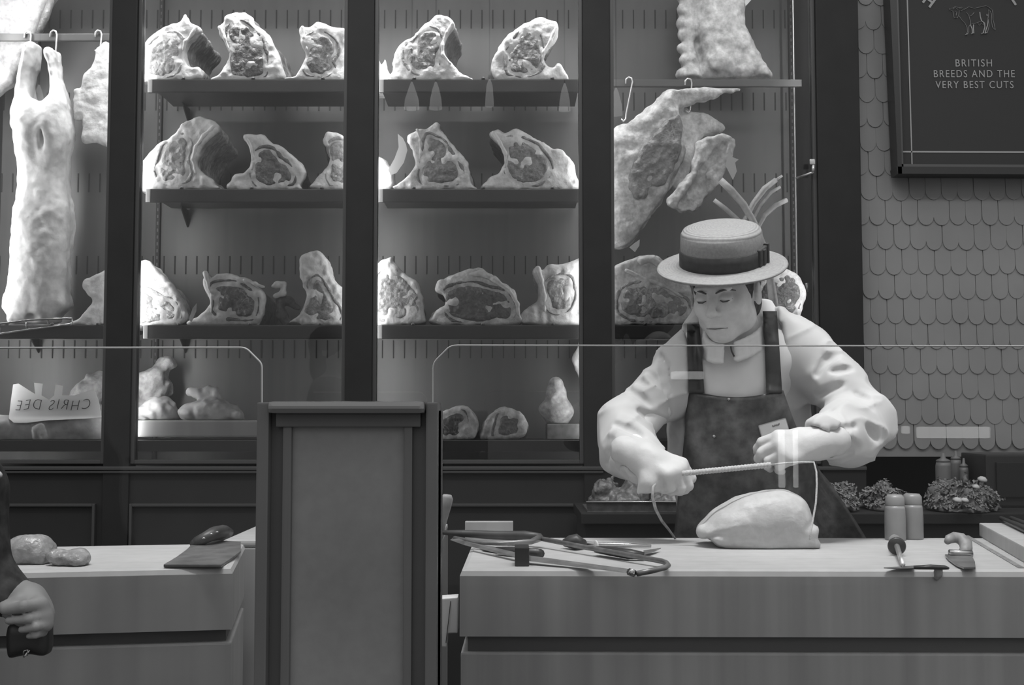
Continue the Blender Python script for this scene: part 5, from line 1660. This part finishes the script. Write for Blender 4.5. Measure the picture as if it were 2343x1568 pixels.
# sleeve ends open over the gloves
for w_, fw_ in ((WL, Vector(HL[1]).normalized()), (WR, Vector(HR[1]).normalized())):
    co.cap(w_ + fw_ * .004, w_ + fw_ * .13, .0405, .055, .004, 's')
    co.cap(w_ - fw_ * .04, w_ + fw_ * .02, .033, .036, .004, 's')
# open front
crease(co, [(1531, 830), (1532, 900), (1534, 980), (1540, 1045)], .004, .004)
x0, x1 = P(1574, 900, 2.97).x, P(1796, 900, 2.97).x
co.boxs((x0, 2.5, .5), (x1, 3.075, 1.43), .004, .006, 's')
co.cap(P(1690, 700, 3.03), P(1690, 830, 3.05), .098, .098, .012, 's')
co.V = np.maximum(co.V, (P(0, 1060, 2.97).z - .002 * 0 - co.ax[2])[None, None, :] * np.ones_like(co.V) * 0 - 1)     # keep sleeves and tails
coat = co.build('coat', M_COAT, bu)


# apron: bib, skirt, two straps, badge
XC = TC.x


def ap_y(x, z):
    t = (x - XC) / .20
    return 3.085 - .152 * math.sqrt(max(1 - t * t, .03)) + .004 * math.sin(x * 60 + z * 9)


EDG_L = [(893, 1576), (950, 1571), (1050, 1560), (1150, 1548), (1250, 1538), (1400, 1525)]
EDG_R = [(893, 1792), (950, 1812), (1010, 1836), (1070, 1880), (1150, 1930), (1240, 1987), (1400, 2040)]


def interp(tab, y):
    for (a, b_), (c, d_) in zip(tab, tab[1:]):
        if y <= c:
            return b_ + (d_ - b_) * (y - a) / (c - a)
    return tab[-1][1]


def ap_pt(u, py):
    l, r = interp(EDG_L, py), interp(EDG_R, py)
    px = l + (r - l) * u
    dip = 16 * math.sin(math.pi * u) * max(0, 1 - (py - 893) / 70)
    p = P(px, py + dip, 2.95)
    y = ap_y(p.x, p.z)
    q = P(px, py + dip, y)
    return Vector((q.x, ap_y(q.x, q.z), q.z))


ap = MB().sheet(ap_pt, np.linspace(0, 1, 40), [893, 905, 920, 940, 960, 990, 1020, 1050, 1080, 1110, 1150, 1190, 1230, 1280, 1340, 1400], (0, .004, 0)).build('apron', M_APRON, bu, True)


def strap_pt(tab):
    def fn(u, py):
        l, w = interp([(a, b_) for a, b_, c in tab], py), interp([(a, c) for a, b_, c in tab], py)
        q = P(l + w * u, py, 2.95)
        y = min(min(front(sh, q.x + dx, q.z + dz, 3.03), front(co, q.x + dx, q.z + dz, 3.03)) for dx in (-.005, 0, .005) for dz in (-.006, .006))
        y = min(y - .009, 3.06)
        if py > 885:
            y = min(y, ap_y(q.x, q.z) - .004)
        return P(l + w * u, py, y)
    return fn


MB().sheet(strap_pt([(735, 1572, 28), (800, 1573, 32), (900, 1578, 34)]), np.linspace(0, 1, 4), np.linspace(742, 900, 22), (0, .003, 0)).build('strap', M_STRAP, ap, True)
MB().sheet(strap_pt([(705, 1745, 32), (790, 1750, 33), (900, 1754, 36)]), np.linspace(0, 1, 4), np.linspace(712, 900, 24), (0, .003, 0)).build('strap', M_STRAP, ap, True)
bp_ = P(1771, 979, 2.95)
by = ap_y(bp_.x, bp_.z) - .010
bd = MB().box((-.037, 0, -.0155), (.037, .003, .0155), .004).xf(Matrix.Translation(P(1771, 979, by)) @ Matrix.Rotation(math.radians(-15), 4, 'Y') @ Matrix.Rotation(math.radians(14), 4, 'Z')).build('name_badge', M_PAPER, bu)
scr = [Matrix.Translation(P(1771, 979, by)) @ Matrix.Rotation(math.radians(-15), 4, 'Y') @ Matrix.Rotation(math.radians(14), 4, 'Z') @ Vector((-.004 + .0016 * k, -.0006, .004 + (.003 if k % 2 else -.002) * (1 if k % 3 else .5))) for k in range(14)]
MB().tube(scr, .0006, 5).build('badge_scribble', M_DARKPL, bd)
for x, y, r in ((1668, 914, .0045), (1637, 999, .005)):
    p = P(x, y, 2.93)
    MB().lathe([(0, .004), (r * .8, .003), (r, 0)], (p.x, ap_y(p.x, p.z) - .001, p.z), (0, -1, .2), 12).build('stud', M_STEEL, ap, True)

# gloves
for nm, args, th, lo, hi in (('glove', HL, (.2, .9, -.5), P(1400, 1160, 2.75), P(1625, 970, 2.75)), ('glove', HR, (-.15, .85, -.55), P(1730, 1125, 2.72), P(1950, 940, 2.72))):
    g = Field(lo - Vector((0, .19, 0)), hi + Vector((0, .14, 0)), .0028)
    hand_sdf(g, *args, grow=.0028, thumb=th)
    w = Vector(args[0])
    fw = Vector(args[1]).normalized()
    g.limb([w - fw * .045, w, w + fw * .03], [.034, .032, .029], .02)
    if args[3]:
        g.limb([w + fw * .01, w + fw * .02 + Vector((-.004, -.03, -.05)), w + fw * .0 + Vector((-.012, -.035, -.078))], [.03, .02, .004], .02)
    g.noise(.0012, 40, 130)
    g.build(nm, M_GLOVE, bu)

# straw boater
ha = Vector((-.085, -.385, .92)).normalized()
hc = P(1652, 604, 2.905)
hb = MB().lathe([(.0, .094), (.040, .0945), (.078, .093), (.091, .088), (.097, .078), (.0985, .05), (.0995, .012), (.102, .004), (.112, .001), (.150, -.003), (.156, -.002), (.1575, -.0055), (.155, -.0085), (.150, -.009), (.105, -.006), (.094, -.004), (.094, .05), (.0, .085)], n=72, ell=(1, 1.04))
RH = Vector((0, 0, 1)).rotation_difference(ha).to_matrix().to_4x4()
hat = hb.build('straw_hat', M_STRAW, bu, True)
HM = Matrix.Translation(hc) @ RH @ Matrix.Rotation(math.radians(-25), 4, 'Z')
hat.matrix_parent_inverse = Matrix.Identity(4)
hat.matrix_local = Matrix.Translation(-bu.location) @ HM


def hat_part(b, name, m):
    o = b.xf(HM).build(name, m, None, True)
    o.parent = hat
    o.matrix_parent_inverse = HM.inverted()
    return o


hat_part(MB().lathe([(.1005, .002), (.1025, .003), (.1015, .040), (.0995, .0415), (.0985, .040), (.0985, .002)], n=72, ell=(1, 1.04)), 'hat_band', M_RIBBON)
aa = math.radians(-28)
bw = MB()
bw.box((-.026, -.004, .002), (.026, .007, .046), .004)
bw.box((-.007, -.007, .004), (.007, .008, .042), .003)
bw.box((.020, -.006, .000), (.030, .006, .050), .002)
bw.xf(Matrix.Rotation(aa + math.radians(90 + 25 - 5), 4, 'Z') @ Matrix.Translation((0, 0, 0)))
c_ = Vector((math.cos(aa + math.radians(25)) * .1015, math.sin(aa + math.radians(25)) * .1055, 0))
bw.xf(Matrix.Translation(c_))
hat_part(bw, 'hat_bow', M_RIBBON)

# trousers and shoes (behind the counter)
tz = Field(P(1540, 1300, 3.08) * 0 + Vector((TC.x - .22, 2.93, .05)), Vector((TC.x + .22, 3.24, .99)), .012)
tz.ell((TC.x, 3.085, .87), (.165, .115, .13), k=.05)
tz.limb([(TC.x - .085, 3.085, .85), (TC.x - .10, 3.07, .48), (TC.x - .11, 3.10, .07)], [.09, .065, .055], .03).limb([(TC.x + .085, 3.085, .85), (TC.x + .10, 3.07, .48), (TC.x + .11, 3.10, .07)], [.09, .065, .055], .03)
tz.build('trousers', M_STRAP, bu)
for sx in (-1, 1):
    MB().tube([(TC.x + sx * .11, 3.16, .04), (TC.x + sx * .113, 3.08, .045), (TC.x + sx * .12, 2.99, .04), (TC.x + sx * .122, 2.93, .03)], [.034, .04, .04, .026], 12, .95).build('shoe', M_DARKPL, bu, True)

# cord held between the hands
tw = thing('tying_twine', P(1660, 1075, 2.66), 'ribbed pale cord stretched between the butcher\'s hands with loose tails of twine', 'cord')
cA, cB = P(1560, 1084, 2.675), P(1764, 1064, 2.655)
n = 110
MB().tube([cA.lerp(cB, k / n) for k in range(n + 1)], [(.0066 if k % 4 > 1 else .0059) for k in range(n + 1)], 10).build('taut_cord', M_TWINE, tw, True)
MB().tube([cB, P(1800, 1060, 2.645), P(1840, 1058, 2.64), P(1862, 1058, 2.64), P(1868, 1080, 2.63), P(1869, 1110, 2.62), P(1867, 1150, 2.61), P(1860, 1190, 2.60), P(1855, 1216, 2.595), P(1853, 1236, 2.59)], .0022, 8).build('hanging_tail', M_TWINE, tw, True)
MB().tube([P(1510, 1095, 2.72), P(1494, 1115, 2.70), P(1493, 1138, 2.70), P(1500, 1165, 2.72), P(1514, 1192, 2.76), P(1530, 1212, 2.80), G(1545, 1233, CZ + .003)], [.003, .0032, .0036, .0036, .0034, .003, .0025], 8).build('hanging_tail', M_CRUSTL, tw, True)

# ------------------------------------------------------------------ passer-by at the left edge, mostly outside the picture
cu = thing('person', (P(-150, 1300, 1.74).x, 1.74, 0), 'passer-by in a dark speckled coat at the left edge, hand gripping a purse', 'person')
CD = 1.74
cx_ = P(-300, 1200, CD).x
f = Field(Vector((cx_ - .26, 1.57, .84)), Vector((P(135, 1400, 1.70).x, 1.93, 1.66)), .003)
hc_ = Vector((cx_ + .01, 1.745, 1.53))
R_C = Matrix.Rotation(math.radians(100), 3, 'Z')
head_sdf(f, hc_, R_C)
f.limb([hc_ + Vector((0, 0, -.07)), (cx_, 1.75, 1.36)], [.05, .058], .02)
f.cap((cx_, 1.63, 1.32), (cx_, 1.86, 1.32), .05, .05, .05).ell((cx_, 1.75, 1.10), (.10, .13, .32), k=.05)
SHo, ELo, WRo = P(-245, 800, 1.68), P(-70, 1125, 1.735), P(30, 1368, 1.745)
f.limb([SHo, ELo, P(-66, 1235, 1.738), P(8, 1350, 1.742), WRo], [.04, .030, .028, .024, .023], .02)
for pts, r in (([(92, 1384, 1.705), (55, 1388, 1.680), (14, 1396, 1.690)], .0090), ([(103, 1411, 1.707), (66, 1416, 1.682), (20, 1421, 1.690)], .0072), ([(106, 1432, 1.709), (82, 1435, 1.684), (50, 1441, 1.690)], .0066), ([(98, 1449, 1.714), (82, 1453, 1.69), (66, 1456, 1.694)], .0056)):
    f.limb([P(*p) for p in pts], [r, r * .95, r * .8], .0015)
f.limb([P(70, 1366, 1.735), P(45, 1378, 1.705), P(10, 1390, 1.695)], [.014, .0115, .009], .005)
f.limb([WRo, P(60, 1384, 1.735), P(84, 1410, 1.73)], [.026, .027, .024], .014).limb([P(72, 1372, 1.725), P(92, 1384, 1.705)], [.016, .010], .01).limb([P(86, 1395, 1.73), P(100, 1405, 1.707)], [.018, .010], .01).limb([P(88, 1415, 1.73), P(104, 1426, 1.708)], [.016, .0095], .01)
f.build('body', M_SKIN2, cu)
f = Field(hc_ - Vector((.15, .13, .22)), hc_ + Vector((.14, .12, .14)), .006)
f.ell(hc_ + Vector((0, 0, .03)), (.118, .088, .10), None, .01).ell(hc_ + Vector((-.05, 0, -.08)), (.06, .075, .10), None, .03).ell(hc_ + R_C @ Vector((0, -.09, -.045)), (.075, .085, .08), R_C, .01, 's')
f.noise(.004, 50, 141).build('hair', M_HAIR, cu)
f = Field(Vector((cx_ - .28, 1.54, .45)), Vector((P(75, 1400, 1.72).x, 1.95, 1.42)), .007)
f.ell((cx_, 1.75, 1.12), (.13, .155, .30), k=.05).cap((cx_, 1.64, 1.31), (cx_, 1.85, 1.31), .074, .074, .05)
f.limb([(cx_, 1.75, .95), (cx_ + .0, 1.75, .52)], [.13, .155], .06)
f.limb([SHo, ELo, P(-60, 1235, 1.738), P(8, 1350, 1.742)], [.062, .046, .044, .034], .03)
f.noise(.008, 14, 145)
f.V = np.maximum(f.V, (.50 - f.ax[2])[None, None, :])
f.put(lambda g: np.linalg.norm((g - np.array((cx_, 1.75, 1.42), np.float32)), axis=-1) - .075, (cx_ - .08, 1.67, 1.34), (cx_ + .08, 1.83, 1.5), .01, 's')
bt_ = on_front(f, -3, 1088, 1.70)
f.build('coat', M_DCOAT, cu)
MB().lathe([(0, .003), (.005, .002), (.006, 0)], bt_, (0.3, -1, .3), 14).build('button', M_STEEL, cu, True)
for sx in (-1, 1):
    MB().tube([(cx_, 1.75 + sx * .085, .6), (cx_, 1.75 + sx * .085, .3), (cx_, 1.75 + sx * .085, .06)], [.07, .055, .045], 14).build('trouser_leg', M_STRAP, cu, True)
    MB().tube([(cx_ - .09, 1.75 + sx * .085, .04), (cx_, 1.75 + sx * .085, .045), (cx_ + .10, 1.75 + sx * .09, .04), (cx_ + .15, 1.75 + sx * .09, .03)], [.03, .04, .036, .022], 12).build('shoe', M_DARKPL, cu, True)
pu = thing('small_purse', P(66, 1465, 1.73), 'small black purse with a metal clasp gripped by the passer-by', 'purse')
f = Field(P(5, 1520, 1.735) - Vector((0, .04, 0)), P(128, 1395, 1.735) + Vector((0, .04, 0)), .003)
f.slab(px_poly([(20, 1432), (60, 1425), (108, 1418), (114, 1450), (112, 1490), (100, 1501), (70, 1497), (40, 1503), (20, 1500)], 1.73, 3), 1.715, 1.755, .014)
f.build('pouch', M_PURSE, pu)
MB().tube([P(x, y, 1.712) for x, y in ((52, 1500), (55, 1490), (64, 1487), (62, 1500), (54, 1504), (68, 1488))], .0012, 6).build('clasp', M_STEEL, pu, True)
